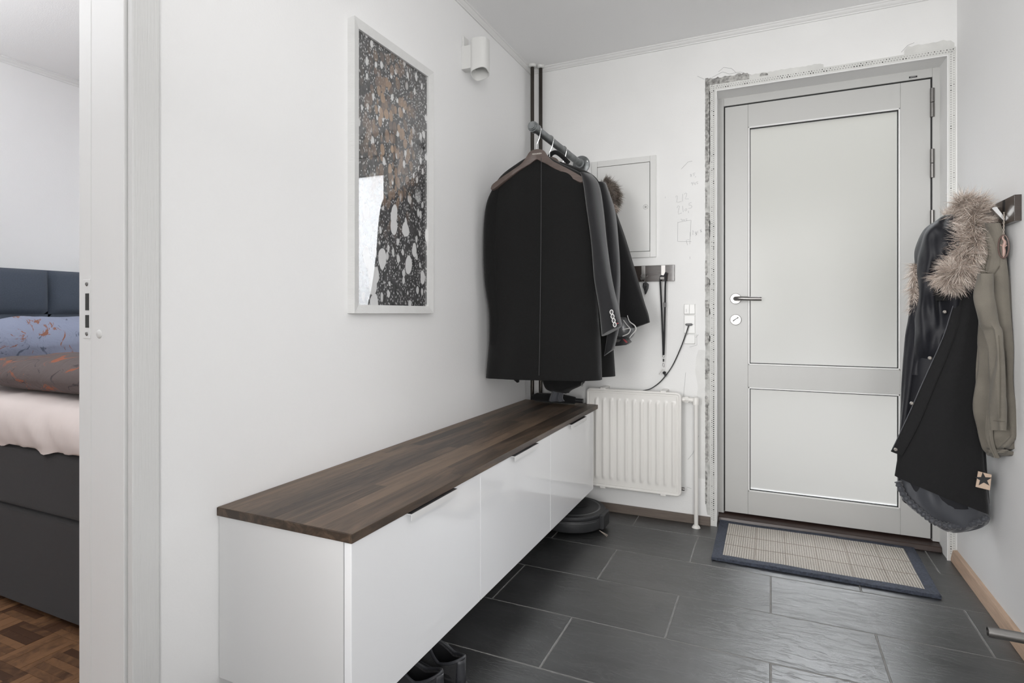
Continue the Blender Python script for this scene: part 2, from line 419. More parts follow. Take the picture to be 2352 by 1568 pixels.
def frame(d):
    d = Vector(d).normalized()
    a = Vector((0, 0, 1)) if abs(d.z) < .9 else Vector((1, 0, 0))
    u = d.cross(a).normalized(); v = d.cross(u).normalized()
    return u, v
def tube(bm, pts, r, n=12, cap=True, flat=None, closed=False):
    pts = [Vector(p) for p in pts]
    rr = r if isinstance(r, (list, tuple)) else [r] * len(pts)
    u = None; rs = []
    m = len(pts)
    for i, p in enumerate(pts):
        if closed: d = (pts[(i + 1) % m] - pts[i - 1]).normalized()
        else: d = (pts[min(i + 1, m - 1)] - pts[max(i - 1, 0)]).normalized()
        if u is None: u, v = frame(d)
        else:
            u = (u - d * u.dot(d)).normalized(); v = d.cross(u)
        f = flat or 1.0
        rs.append([p + (u * math.cos(2 * PI * k / n) + v * math.sin(2 * PI * k / n) * f) * rr[i] for k in range(n)])
    rings(bm, rs, cap, closed)
    return bm
def cyl(bm, a, b, r, n=24, r2=None): return tube(bm, [a, b], [r, r2 if r2 is not None else r], n)
def lathe(bm, prof, origin, axis, n=32):
    """prof: (radius, distance along the axis)"""
    o = Vector(origin); d = Vector(axis).normalized(); u, v = frame(d)
    rings(bm, [[o + d * h + (u * math.cos(2 * PI * k / n) + v * math.sin(2 * PI * k / n)) * max(r, 1e-5) for k in range(n)] for r, h in prof])
    return bm
def spline(pts, k=6):
    pts = [Vector(p) for p in pts]; out = []
    for i in range(len(pts) - 1):
        p0 = pts[max(i - 1, 0)]; p1 = pts[i]; p2 = pts[i + 1]; p3 = pts[min(i + 2, len(pts) - 1)]
        for j in range(k):
            t = j / k
            out.append(.5 * ((2 * p1) + (p2 - p0) * t + (2 * p0 - 5 * p1 + 4 * p2 - p3) * t * t + (3 * p1 - p0 - 3 * p2 + p3) * t ** 3))
    out.append(pts[-1]); return out
def se(c, e): return math.copysign(abs(c) ** e, c)
def garment(name, secs, mat, parent, n=72, k=7, amp=.006, freq=5, seed=0, exp=.8, wr=.004, wscale=9, cap=True):
    """A hanging cloth body: sections (left point, right point, half depth) joined as rings with folds."""
    Ls = spline([s[0] for s in secs], k); Rs = spline([s[1] for s in secs], k); D = spline([Vector((s[2], s[3] if len(s) > 3 else 1, 0)) for s in secs], k)
    rs = []
    m = len(Ls)
    for i in range(m):
        a, b = Ls[i], Rs[i]; c = (a + b) / 2; wv = (b - a) / 2
        dn = Vector((wv.y, -wv.x, 0)).normalized()    # towards the room
        if dn.y > 0: dn = -dn
        t = i / (m - 1); ring = []
        for j in range(n):
            an = 2 * PI * j / n
            ca, sa = math.cos(an), math.sin(an)
            p = c + wv * se(ca, exp) + dn * D[i].x * se(sa, exp)
            f = math.sin(freq * an + 2.2 * math.sin(2.1 * t + seed) + seed) * amp * D[i].y * (.35 + .65 * t)
            f += noise.noise(Vector((p.x * wscale * 1.6, p.y * wscale, p.z * wscale * .45 + seed * 3.1))) * wr * 2
            ring.append(p + (dn * sa + wv.normalized() * ca * .25) * f)
        rs.append(ring)
    bm = BM(); rings(bm, rs, cap)
    return ob(name, bm, mat, parent, True, angle=75)
def sheet(name, Lc, Rc, mat, parent, bulge=.02, nu=28, k=8, amp=.004, freq=3, seed=0, thick=.006, wscale=10, wr=.003):
    """A cloth panel spanned between a left and a right edge curve, with thickness."""
    Ls = spline(Lc, k); Rs = spline(Rc, k)
    m = len(Ls); F = []; B = []
    for i in range(m):
        a, b = Ls[i], Rs[i]; wv = b - a
        dn = Vector((wv.y, -wv.x, 0))
        dn = dn.normalized() if dn.length > 1e-6 else Vector((0, -1, 0))
        if dn.y > 0: dn = -dn
        t = i / (m - 1); fr = []; br = []
        for j in range(nu + 1):
            s = j / nu
            p = a + wv * s
            f = bulge * math.sin(PI * s) ** .7 + math.sin(freq * 2 * PI * s + seed + 1.5 * math.sin(3 * t + seed)) * amp * (.3 + .7 * t) * math.sin(PI * s) ** .4
            f += noise.noise(Vector((p.x * wscale * 1.5, p.y * wscale, p.z * wscale * .5 + seed * 5))) * wr * 2
            fr.append(p + dn * f); br.append(p + dn * (f - thick))
        F.append(fr); B.append(br)
    bm = BM()
    vf = [[bm.verts.new(p) for p in r] for r in F]; vb = [[bm.verts.new(p) for p in r] for r in B]
    for i in range(m - 1):
        for j in range(nu):
            bm.faces.new((vf[i][j], vf[i][j + 1], vf[i + 1][j + 1], vf[i + 1][j]))
            bm.faces.new((vb[i][j + 1], vb[i][j], vb[i + 1][j], vb[i + 1][j + 1]))
        bm.faces.new((vf[i][0], vf[i + 1][0], vb[i + 1][0], vb[i][0])); bm.faces.new((vf[i + 1][nu], vf[i][nu], vb[i][nu], vb[i + 1][nu]))
    for j in range(nu):
        bm.faces.new((vf[0][j + 1], vf[0][j], vb[0][j], vb[0][j + 1])); bm.faces.new((vf[-1][j], vf[-1][j + 1], vb[-1][j + 1], vb[-1][j]))
    return ob(name, bm, mat, parent, True, angle=70)
def fur(name, path, rad, count, length, mat, parent, sag=.6, curl=.5, seed=1, width=.0008, away=None):
    rnd = random.Random(seed)
    pts = spline(path, 10); m = len(pts)
    verts = []; faces = []
    def add(root, d, ln, wd):
        d = (d + noise.noise_vector(root * 38) * .9).normalized()
        side = d.cross(Vector((rnd.uniform(-1, 1), rnd.uniform(-1, 1), rnd.uniform(-1, 1)))).normalized()
        bend = Vector((rnd.uniform(-1, 1), rnd.uniform(-1, 1), rnd.uniform(-1, 1))) * curl * .35 + noise.noise_vector(root * 55 + Vector((9, 3, 7))) * curl * 1.8
        p = root.copy(); dd = d.copy(); b0 = len(verts)
        for s in range(5):
            wdt = wd * (1 - s / 4.3)
            verts.append(p - side * wdt); verts.append(p + side * wdt)
            if s:
                q = b0 + 2 * s
                faces.append((q - 2, q - 1, q + 1, q))
            dd = (dd + bend * .28 + Vector((0, 0, -1)) * sag * .22).normalized(); p = p + dd * ln / 4
    for c in range(count):
        t = rnd.random() * (m - 1); i = min(int(t), m - 2); f = t - i
        p = pts[i].lerp(pts[i + 1], f); d = (pts[i + 1] - pts[i]).normalized()
        u, v = frame(d); an = rnd.uniform(0, 2 * PI)
        r = rad[0] + (rad[1] - rad[0]) * t / (m - 1) if isinstance(rad, tuple) else rad
        o = u * math.cos(an) + v * math.sin(an)
        if away is not None and o.dot(Vector(away)) < -.3: o = -o
        dirn = (o + d * rnd.uniform(-.1, .9)).normalized()
        add(p + o * r * rnd.uniform(.6, 1.0), dirn, length * rnd.uniform(.55, 1.15), width * rnd.uniform(.7, 1.5))
    # core underneath the pile
    bm = BM(); rr = [(rad[0] + (rad[1] - rad[0]) * i / (m - 1) if isinstance(rad, tuple) else rad) * .9 * math.sin(PI * min(1, max(0, (i + .6) / m))) ** .35 for i in range(m)]
    tube(bm, pts, rr, 12)
    me = bpy.data.meshes.new(name)
    bm.verts.ensure_lookup_table(); bm.verts.index_update()
    off = len(verts)
    verts += [v.co.copy() for v in bm.verts]; faces += [tuple(v.index + off for v in fc.verts) for fc in bm.faces]
    bm.free()
    me.from_pydata([tuple(v) for v in verts], [], faces)
    return link(name, me, mat, parent, True)
def text_mesh(name, body, size, mat, parent, origin, xdir, updir, depth=.0006):
    cu = bpy.data.curves.new('lettering', 'FONT'); cu.body = body; cu.size = size; cu.extrude = depth; cu.align_x = 'CENTER'; cu.align_y = 'CENTER'
    t = bpy.data.objects.new('lettering', cu); S.collection.objects.link(t)
    C.view_layer.update()
    me = bpy.data.meshes.new_from_object(t.evaluated_get(C.evaluated_depsgraph_get()))
    bpy.data.objects.remove(t); 
    x = Vector(xdir).normalized(); z = x.cross(Vector(updir)).normalized(); y = z.cross(x)
    mt = Matrix((x, y, z)).transposed().to_4x4(); mt.translation = Vector(origin)
    me.transform(mt); me.materials.clear()
    return link(name, me, mat, parent)
def strokes(name, lines, r, mat, parent):
    bm = BM()
    for l in lines: tube(bm, l, r, 5)
    return ob(name, bm, mat, parent)

# ------------------------------------------------------------------ structure
XL, XR, YB, ZC = -1.197, .695, 2.875, 2.345
XB = -1.345                    # bedroom side of the left wall
DO = (-.25, .73)               # bedroom doorway, along Y
OX0, OX1, OZ = -.236, .664, 2.078   # entrance opening
YR = -2.5

# floor base with single tiles
bm = BM(); box(bm, XL - .02, XR + .02, YR, YB + .11, -.06, -.0012)
floor = struct(ob('floor', bm, M['grout']))
def tile_mesh(x0, x1, y0, y1, seed):
    bm = BM(); box(bm, x0 + .0022, x1 - .0022, y0 + .0022, y1 - .0022, -.010, 0.0)
    return bm
k0 = -16
seed = 0
for k in range(k0, 4):
    y0 = 2.117 + .300 * k; y1 = min(y0 + .300, YB + .10)
    if y1 <= y0 or y0 < YR: continue
    off = 0.0 if k % 2 == 0 else .3025
    xs = sorted({XL} | {XR} | {off + .603 * i for i in range(-3, 3) if XL + .01 < off + .603 * i < XR - .01})
    for a, b in zip(xs[:-1], xs[1:]):
        seed += 1
        aa, bb = a, b
        if y0 > YB - .2 and y0 + .05 > 2.6: pass
        bm = tile_mesh(aa, bb, y0, y1, seed)
        t = ob('tile', bm, M['slate'], floor, bevel=.0016, seg=1)
        t.location.z = random.uniform(-.0006, .0004)

# parquet floor of the bedroom: base plus the strips one can see
bm = BM(); box(bm, -3.62, XB + .15, -2.5, 3.3, -.06, -.004)
bedfloor = struct(ob('floor_bedroom', bm, M['parquet']))
bm = BM()
box(bm, -3.62, -2.75, -2.5, 3.3, -.004, 0); box(bm, -2.75, XL - .01, 1.2, 3.3, -.004, 0); box(bm, -2.75, XL - .01, -2.5, .6, -.004, 0)
o = ob('parquet_field', bm, M['parquet'], bedfloor)
B0 = .146; ns = 6
sx0, sy0 = -2.075 - 5 * B0, 1.043 - 3 * B0
slat_cache = {}
for i in range(0, 11):
    for j in range(0, 4):
        if sx0 + i * B0 > XL - B0 * .4: continue
        for s in range(ns):
            horiz = (i + j) % 2 == 0
            key = (horiz)
            if key not in slat_cache:
                bm = BM(); wd = B0 / ns
                if horiz: box(bm, 0, B0 - .0006, 0, wd - .0006, -.006, 0)
                else: box(bm, 0, wd - .0006, 0, B0 - .0006, -.006, 0)
                me = bpy.data.meshes.new('slat'); bm.to_mesh(me); bm.free(); me.materials.append(M['parquet']); slat_cache[key] = me
            if (sx0 + i * B0 < -2.76): continue
            sl = bpy.data.objects.new('slat', slat_cache[key]); S.collection.objects.link(sl); sl.parent = bedfloor
            sl.location = (sx0 + i * B0 + (0 if horiz else s * B0 / ns), sy0 + j * B0 + (s * B0 / ns if horiz else 0), random.uniform(-.0004, .0004) + .0005)

# walls
bm = BM()
box(bm, XB, XL, DO[1] + .03, YB + .2, 0, ZC); box(bm, XB, XL, YR, DO[0] - .03, 0, ZC); box(bm, XB, XL, DO[0] - .03, DO[1] + .03, 2.06, ZC)
wall_left = struct(ob('wall_left', bm, M['wall']))
bm = BM()
box(bm, XL, OX0, YB, YB + .22, 0, ZC); box(bm, OX1, XR + .15, YB, YB + .22, 0, ZC); box(bm, OX0, OX1, YB, YB + .22, OZ, ZC)
wall_back = struct(ob('wall_back', bm, M['wall_old']))
bm = BM(); box(bm, XR, XR + .12, YR, YB, 0, ZC); wall_right = struct(ob('wall_right', bm, M['wall']))
bm = BM(); box(bm, -3.75, XR + .12, YR - .12, YR, 0, ZC); struct(ob('wall_rear', bm, M['wall']))
bm = BM(); box(bm, -3.75, -3.62, YR, 3.4, 0, ZC); struct(ob('wall_bedroom', bm, M['wall']))
bm = BM(); box(bm, -3.62, XB, 3.3, 3.42, 0, ZC); struct(ob('wall_bedroom_far', bm, M['wall']))
bm = BM(); box(bm, XL, XR + .12, YR, YB + .22, ZC, ZC + .1); struct(ob('ceiling', bm, M['ceiling']))
bm = BM(); box(bm, -3.75, XL, YR, 3.42, ZC, ZC + .1); struct(ob('ceiling_bedroom', bm, M['ceiling']))

# cornices
def cornice(name, a, b, inward, down=.026, outw=.020):
    a, b, q = Vector(a), Vector(b), Vector(inward)
    prof = [(0, 0), (outw, 0), (outw, -.006), (outw * .8, -.008), (outw * .62, -.017), (outw * .35, -.021), (outw * .3, -down), (0, -down)]
    bm = BM(); prism(bm, [a + q * x + Vector((0, 0, z)) for x, z in prof], b - a)
    return struct(ob(name, bm, M['paint'], smooth=True))
cornice('trim_1', (XL, YR, ZC), (XL, YB, ZC), (1, 0, 0))
cornice('trim_2', (XL, YB, ZC), (XR, YB, ZC), (0, -1, 0), .026, .022)
cornice('trim_3', (-3.62, YR, ZC), (-3.62, 3.3, ZC), (1, 0, 0), .03)

# bedroom doorway lining and casing
Y1 = DO[1]
bm = BM()
box(bm, XB - .012, XL - .006, Y1, Y1 + .035, 0, 2.03)
box(bm, XB - .012, XL - .006, DO[0] - .035, DO[0], 0, 2.03); box(bm, XB - .012, XL - .006, DO[0], Y1, 2.03, 2.06)
frame_b = struct(ob('door_1', bm, M['paint'], bevel=.0015))
bm = BM()
box(bm, XL - .001, XL + .0155, Y1 + .004, Y1 + .061, 0, 2.10); box(bm, XL - .001, XL + .0155, DO[0] - .061, DO[0] - .004, 0, 2.10); box(bm, XL - .001, XL + .0155, DO[0] - .061, Y1 + .061, 2.035, 2.10)
struct(ob('trim_4', bm, M['paint_rough'], bevel=.0025))
# strike plate let into the jamb
bm = BM(); box(bm, XB + .004, XB + .030, Y1 - .0012, Y1 + .002, .962, 1.088)
sp = ob('strike_plate', bm, M['paint'], frame_b, bevel=.0008)
bm = BM()
for z0, z1 in ((1.022, 1.058), (.985, 1.012)): box(bm, XB + .014, XB + .026, Y1 - .0020, Y1 + .001, z0, z1)
ob('latch_hole', bm, M['hole'], sp)
for z in (1.078, .972):
    bm = BM(); lathe(bm, [(.0001, 0), (.0035, 0), (.0045, .001)], (XB + .018, Y1 - .0028, z), (0, 1, 0), 14); ob('screw', bm, M['steel'], sp, True)
bm = BM(); lathe(bm, [(.0001, -.003), (.007, -.0025), (.009, -.001), (.0095, .001)], (-1.285, Y1, .972), (0, 1, 0), 20); ob('cover_cap', bm, M['wht_plastic'], frame_b, True)
# hairline on the jamb where plate recess was painted over
bm = BM(); box(bm, XB + .031, XB + .0318, Y1 - .0006, Y1 + .001, 0, 2.03); ob('paint_ridge', bm, M['paint'], frame_b)

# skirting
bm = BM(); box(bm, XL, -.262, YB - .012, YB, 0, .042); struct(ob('baseboard_back', bm, M['skirting_brown'], bevel=.002))
bm = BM(); prism(bm, [(XR, YR, 0), (XR - .022, YR, 0), (XR - .022, YR, .012), (XR - .015, YR, .045), (XR, YR, .048)], (0, YB - YR - .002, 0))
struct(ob('baseboard_right', bm, M['skirting_oak'], bevel=.0015))
bm = BM(); box(bm, XL, XL + .012, Y1 + .062, YB, 0, .042); struct(ob('baseboard_left', bm, M['skirting_brown'], bevel=.002))

# corner beads around the entrance opening (perforated), bare plaster beside them
def strip(x0, x1, z0, z1, mat, name, par, t=.003):
    bm = BM(); box(bm, x0, x1, YB - t, YB + .002, z0, z1); return ob(name, bm, mat, par, bevel=.0008)
bead = M['filler']
for nm, (x0, x1, z0, z1) in {'a': (OX0 - .028, OX0 + .001, 0, OZ + .03), 'b': (OX0, OX1, OZ - .001, OZ + .03), 'c': (OX1 - .001, XR - .004, 0, OZ + .03)}.items():
    strip(x0, x1, z0, z1, bead, 'corner_bead', wall_back)
bm = BM()   # rounded metal nosing
cyl(bm, (OX0, YB - .001, 0), (OX0, YB - .001, OZ), .0035, 10); ob('bead_nosing', bm, M['paint'], wall_back, True)
bm = BM(); cyl(bm, (OX0, YB - .001, OZ), (OX1, YB - .001, OZ), .0035, 10); ob('bead_nosing', bm, M['paint'], wall_back, True)
bm = BM(); cyl(bm, (OX1, YB - .001, 0), (OX1, YB - .001, OZ), .0035, 10); ob('bead_nosing', bm, M['paint'], wall_back, True)
bmd, bml = BM(), BM()
def hole(x, z, r, dark):
    lathe(bmd if dark else bml, [(.0001, 0), (r, 0), (r, .002)], (x, YB - .0036, z), (0, 1, 0), 7)
z = .03
while z < OZ + .02:
    dark_zone = .3 < z < .62
    hole(OX0 - .012, z, .0030, dark_zone or random.random() < .15); hole(OX0 - .020, z + .004, .0022, random.random() < .12)
    hole(OX0 - .006, z + .004, .0012, False)
    hole(OX1 + .010, z, .0024, random.random() < .10); hole(OX1 + .020, z + .004, .0018, random.random() < .07)
    z += .0098
x = OX0
while x < OX1 + .02:
    hole(x, OZ + .012, .0028, random.random() < .22); hole(x + .004, OZ + .021, .0022, random.random() < .2)
    x += .0105
o = ob('bead_holes', bmd, M['hole'], wall_back); o['kind'] = 'stuff'
o = ob('filled_bead_holes', bml, M['hole_light'], wall_back); o['kind'] = 'stuff'

def ragged(name, pts_l, pts_r, mat, t, par, jag=.003, step=.006, axis='z', seed=3):
    """an irregular patch on the back wall between two edges"""
    rnd = random.Random(seed); n = max(4, int(abs(pts_l[1] - pts_l[0]) / step)); bm = BM(); fa = []; fb = []
    for i in range(n + 1):
        s = pts_l[0] + (pts_l[1] - pts_l[0]) * i / n
        e = min(1, .35 + 22 * i / n, .35 + 22 * (n - i) / n)
        a = pts_r[0] + rnd.uniform(-jag, jag) * .6; b = pts_r[0] + (pts_r[1] - pts_r[0]) * (e ** .5) + rnd.uniform(-jag, jag)
        y = YB - t - rnd.random() * t
        fa.append((Vector((a, y, s)) if axis == 'z' else Vector((s, y, a)))); fb.append((Vector((b, y, s)) if axis == 'z' else Vector((s, y, b))))
    va = [bm.verts.new(p) for p in fa]; vb = [bm.verts.new(p) for p in fb]
    vc = [bm.verts.new((p.x, YB + .003, p.z)) for p in fa]; vd = [bm.verts.new((p.x, YB + .003, p.z)) for p in fb]
    for i in range(n):
        bm.faces.new((va[i], va[i + 1], vb[i + 1], vb[i])); bm.faces.new((va[i + 1], va[i], vc[i], vc[i + 1])); bm.faces.new((vb[i], vb[i + 1], vd[i + 1], vd[i]))
    return ob(name, bm, mat, par)
ragged('exposed_plaster', (.05, 2.14), (OX0 - .028, OX0 - .050), M['plaster_light'], .0006, wall_back, .0015, .02, seed=1)
for i, (z0, z1, wd) in enumerate([(1.70, 2.145, .022), (1.645, 1.70, .018), (1.52, 1.62, .007), (1.35, 1.50, .024), (1.20, 1.27, .010), (1.12, 1.19, .02), (1.00, 1.08, .017), (.86, .93, .016), (.70, .80, .018), (.30, .62, .014), (.10, .26, .008)]):
    ragged('bare_plaster_patch', (z0, z1), (OX0 - .050, OX0 - .050 + wd), M['plaster'], .0016, wall_back, .0022, .007, seed=20 + i)
for i, (z0, z1) in enumerate([(1.74, 2.08), (1.38, 1.46), (1.15, 1.18), (1.01, 1.04), (.88, .91)]):
    ragged('plaster_gap', (z0, z1), (OX0 - .031, OX0 - .0275), M['hole'], .0030, wall_back, .0012, .006, seed=50 + i)
ragged('bare_plaster_patch', (OX0 - .050, OX0 + .145), (OZ + .031, OZ + .062), M['plaster'], .0016, wall_back, .004, .008, 'x', 80)
ragged('bare_plaster_patch', (OX0 + .19, OX0 + .225), (OZ + .035, OZ + .048), M['plaster'], .0016, wall_back, .002, .006, 'x', 81)
ragged('filler_patch', (OX1 - .15, OX1 + .022), (OZ + .028, OZ + .062), M['filler'], .0012, wall_back, .004, .012, 'x', 82)
ragged('filler_patch', (OX0 + .10, OX0 + .45), (OZ + .030, OZ + .050), M['filler'], .0008, wall_back, .003, .012, 'x', 83)
M['filler_pale'] = plain('pale_filler', lin(223, 223, 221), .9, bump=.5, bscale=45, var=.04, vscale=15)
ragged('filler_patch', (.22, .84), (-.325, -.262), M['filler_pale'], .0004, wall_back, .016, .035, 'z', 84)
# hairline cracks in the paint
def W(u, v, y=YB - .001): return P(u, v, 'Y', y)
strokes('paint_crack', [[W(*p) for p in l] for l in (
    [(1618, 182), (1602, 175)], [(1635, 178), (1660, 165), (1675, 170), (1700, 165), (1725, 172)], [(1650, 165), (1662, 155), (1680, 157), (1690, 166)],
    [(1565, 388), (1580, 372), (1590, 370)], [(1578, 1118), (1588, 1122)], [(1600, 768), (1601, 792), (1584, 797)], [(1604, 768), (1598, 775)],
    [(2070, 120), (2085, 104), (2100, 98)], [(1575, 855), (1570, 910)], [(1605, 1000), (1592, 1040), (1580, 1055)])], .0005, M['crack'], wall_back)
# pencil notes: numbers and a sketched rectangle
def q(px, py): return W(1500 + px / 7.127, 380 + py / 7.127)
PL = [
    [(372, 520), (380, 495), (400, 498), (395, 540), (385, 600), (420, 600), (465, 588)], [(488, 465), (484, 520), (482, 590)], [(512, 470), (535, 447), (555, 460), (545, 500), (525, 545), (585, 545)],
    [(390, 695), (410, 660), (432, 662), (425, 710), (410, 760), (418, 797), (470, 775)], [(485, 660), (490, 710), (494, 760)], [(545, 700), (520, 722), (522, 745), (548, 735), (556, 705)], [(578, 740), (580, 775)], [(628, 600), (590, 618), (588, 650), (618, 648), (638, 672), (618, 698), (580, 703)],
    [(406, 925), (404, 1100), (402, 1240)], [(406, 932), (510, 910), (622, 895)], [(622, 895), (615, 1060), (600, 1285)], [(402, 1240), (470, 1245), (625, 1243)], [(545, 1215), (552, 1260), (562, 1300)], [(560, 1215), (590, 1215)],
    [(452, 885), (462, 875), (470, 885), (478, 912)], [(490, 878), (488, 898), (515, 892)], [(512, 878), (512, 905)], [(560, 868), (535, 875), (540, 888), (560, 892), (540, 905)],
    [(640, 1075), (655, 1065), (660, 1080), (645, 1130), (670, 1125)], [(690, 1075), (690, 1110), (720, 1100)], [(712, 1080), (700, 1150)], [(740, 1070), (722, 1078), (738, 1100), (725, 1110)], [(800, 1045), (765, 1055), (790, 1075), (770, 1090), (800, 1085)],
    [(608, 145), (622, 140), (625, 160), (610, 180), (630, 182), (625, 162), (608, 150)], [(690, 122), (655, 130), (655, 145), (680, 150), (660, 170)], [(685, 190), (705, 180)],
    [(622, 290), (640, 275), (645, 295), (628, 298)], [(645, 285), (645, 325)], [(665, 270), (665, 300), (690, 298)], [(688, 275), (688, 320)], [(740, 262), (710, 270), (712, 285), (738, 290), (715, 305)], [(200, 510), (200, 535)], [(602, 1490), (605, 1530)]]
strokes('pencil_marks', [[q(*p) for p in l] for l in PL], .0006, M['pencil'], wall_back)
strokes('pencil_marks', [[q(*p) for p in l] for l in ([(612, 1090), (610, 1160)], [(700, 1100), (715, 1135)], [(775, 1060), (795, 1080)])], .0012, M['pencil'], wall_back)

# outside, through the frosted door: paving and an added, unseen facade that dims the pane
bm = BM(); box(bm, -30, 30, YB + .25, 40, -.2, -.06); struct(ob('ground_outside', bm, M['paving_out']))
bm = BM(); box(bm, -16, 10, 20, 26, -.2, 12); struct(ob('unseen_facade_block', bm, M['render_out']))

# ------------------------------------------------------------------ entrance door
YD = 3.0
door_f = thing('door_frame', None, None, (0, YD, 0)); del_ = None
door_f.name = 'door_2'; door_f['kind'] = 'structure'
LX0, LX1, LZ0, LZ1 = -.205, .632, .038, 2.034
bm = BM(); g = .004
g = .006
box(bm, OX0 - .02, LX0 - g, YD - .004, YD + .08, .03, LZ1 + .06); box(bm, LX1 + g, OX1 + .03, YD - .004, YD + .08, .03, LZ1 + .06); box(bm, LX0 - g, LX1 + g, YD - .004, YD + .08, LZ1 + g, LZ1 + .06)
ob('frame', bm, M['door_paint'], door_f, bevel=.0015)
bm = BM(); box(bm, LX0 - .003, LX1 + .003, YD + .02, YD + .05, LZ0, LZ0 + .003); 
for x in (LX0, LX1): box(bm, x - .0065, x + .0065, YD + .003, YD + .03, LZ0, LZ1 + .004)
box(bm, LX0, LX1, YD + .003, YD + .03, LZ1 - .002, LZ1 + .007)
ob('gasket', bm, M['black_gap'], door_f)
bm = BM(); box(bm, .553, .583, YD - .006, YD, 2.0475, 2.0545); ob('frame_label', bm, M['black_plastic'], door_f)
bm = BM(); box(bm, .558, .579, YD - .0065, YD - .005, 2.0500, 2.0520); ob('label_print', bm, M['alu'], door_f)
# leaf: stiles and rails
PX0, PX1 = -.100, .522
panes = [(.765, 1.924), (.150, .658)]
def leafpart(nm, x0, x1, z0, z1):
    bm = BM(); box(bm, x0, x1, YD, YD + .055, z0, z1); return ob(nm, bm, M['door_paint'], door_f, bevel=.0012)
leafpart('stile', LX0, PX0 - .0004, LZ0, LZ1); leafpart('stile', PX1 + .0004, LX1, LZ0, LZ1)
leafpart('rail', PX0, PX1, panes[0][1], LZ1); leafpart('rail', PX0, PX1, panes[1][1], panes[0][0]); leafpart('rail', PX0, PX1, LZ0, panes[1][0])
for z0, z1 in panes:
    bm = BM(); t = .0075
    for a in ((PX0, PX0 + t, z0, z1), (PX1 - t, PX1, z0, z1), (PX0, PX1, z0, z0 + t), (PX0, PX1, z1 - t, z1)):
        box(bm, a[0], a[1], YD - .004, YD + .01, a[2], a[3])
    bd = ob('glazing_bead', bm, M['paint'], door_f, bevel=.002)
    bm = BM(); t2 = .0105
    for a in ((PX0 + t, PX0 + t2, z0, z1), (PX1 - t2, PX1 - t, z0, z1), (PX0, PX1, z0 + t, z0 + t2), (PX0, PX1, z1 - t2, z1 - t)):
        box(bm, a[0], a[1], YD + .0015, YD + .012, a[2], a[3])
    ob('glass_seal', bm, M['black_gap'], bd)
    bm = BM(); box(bm, PX0 + .002, PX1 - .002, YD + .010, YD + .016, z0 + .002, z1 - .002); ob('glass_pane', bm, M['frost'], door_f)
# hinges
for z in (1.927, 1.664, 1.40, .9, .35):
    bm = BM(); cyl(bm, (LX1 + .004, YD - .010, z - .062), (LX1 + .004, YD - .010, z - .001), .0085, 18); cyl(bm, (LX1 + .004, YD - .010, z + .001), (LX1 + .004, YD - .010, z + .062), .0085, 18)
    box(bm, LX1 - .001, LX1 + .009, YD - .008, YD, z - .06, z + .06)
    ob('hinge', bm, M['steel'], door_f, bevel=.001)
# lever handle and lock rose
hx, hz = -.156, 1.088
bm = BM(); lathe(bm, [(.0001, 0), (.0262, 0), (.0262, -.006), (.0245, -.008), (.0001, -.008)][::-1], (hx, YD, hz), (0, 1, 0), 40)
hd = ob('door_handle', bm, M['steel'], door_f, True)
bm = BM(); tube(bm, spline([(hx, YD - .006, hz), (hx, YD - .035, hz), (hx + .008, YD - .052, hz), (hx + .028, YD - .058, hz), (hx + .07, YD - .059, hz - .002), (hx + .117, YD - .057, hz - .003)], 8), .0098, 18)
ob('lever', bm, M['steel'], hd, True, angle=60)
bm = BM(); lathe(bm, [(.0001, 0), (.0262, 0), (.0262, -.006), (.0245, -.008), (.0001, -.008)][::-1], (hx, YD, .985), (0, 1, 0), 40)
lk = ob('lock_rose', bm, M['steel'], door_f, True)
bm = BM(); cyl(bm, (hx, YD - .014, .992), (hx, YD - .007, .992), .0085, 20); box(bm, hx - .0055, hx + .0055, YD - .012, YD - .007, .971, .992); ob('cylinder', bm, M['alu'], lk)
bm = BM(); prism(bm, [(hx - .013, YD - .019, .981), (hx - .011, YD - .019, .977), (hx + .013, YD - .019, .995), (hx + .011, YD - .019, .999)], (0, .006, 0)); ob('thumb_turn', bm, M['black_plastic'], lk)
# threshold
bm = BM(); prism(bm, [(OX0 + .002, YD - .052, 0), (OX0 + .002, YD - .045, .022), (OX0 + .002, YD + .06, .036), (OX0 + .002, YD + .06, 0)], (OX1 - OX0 - .004, 0, 0))
ob('threshold', bm, M['threshold'], door_f, bevel=.003)

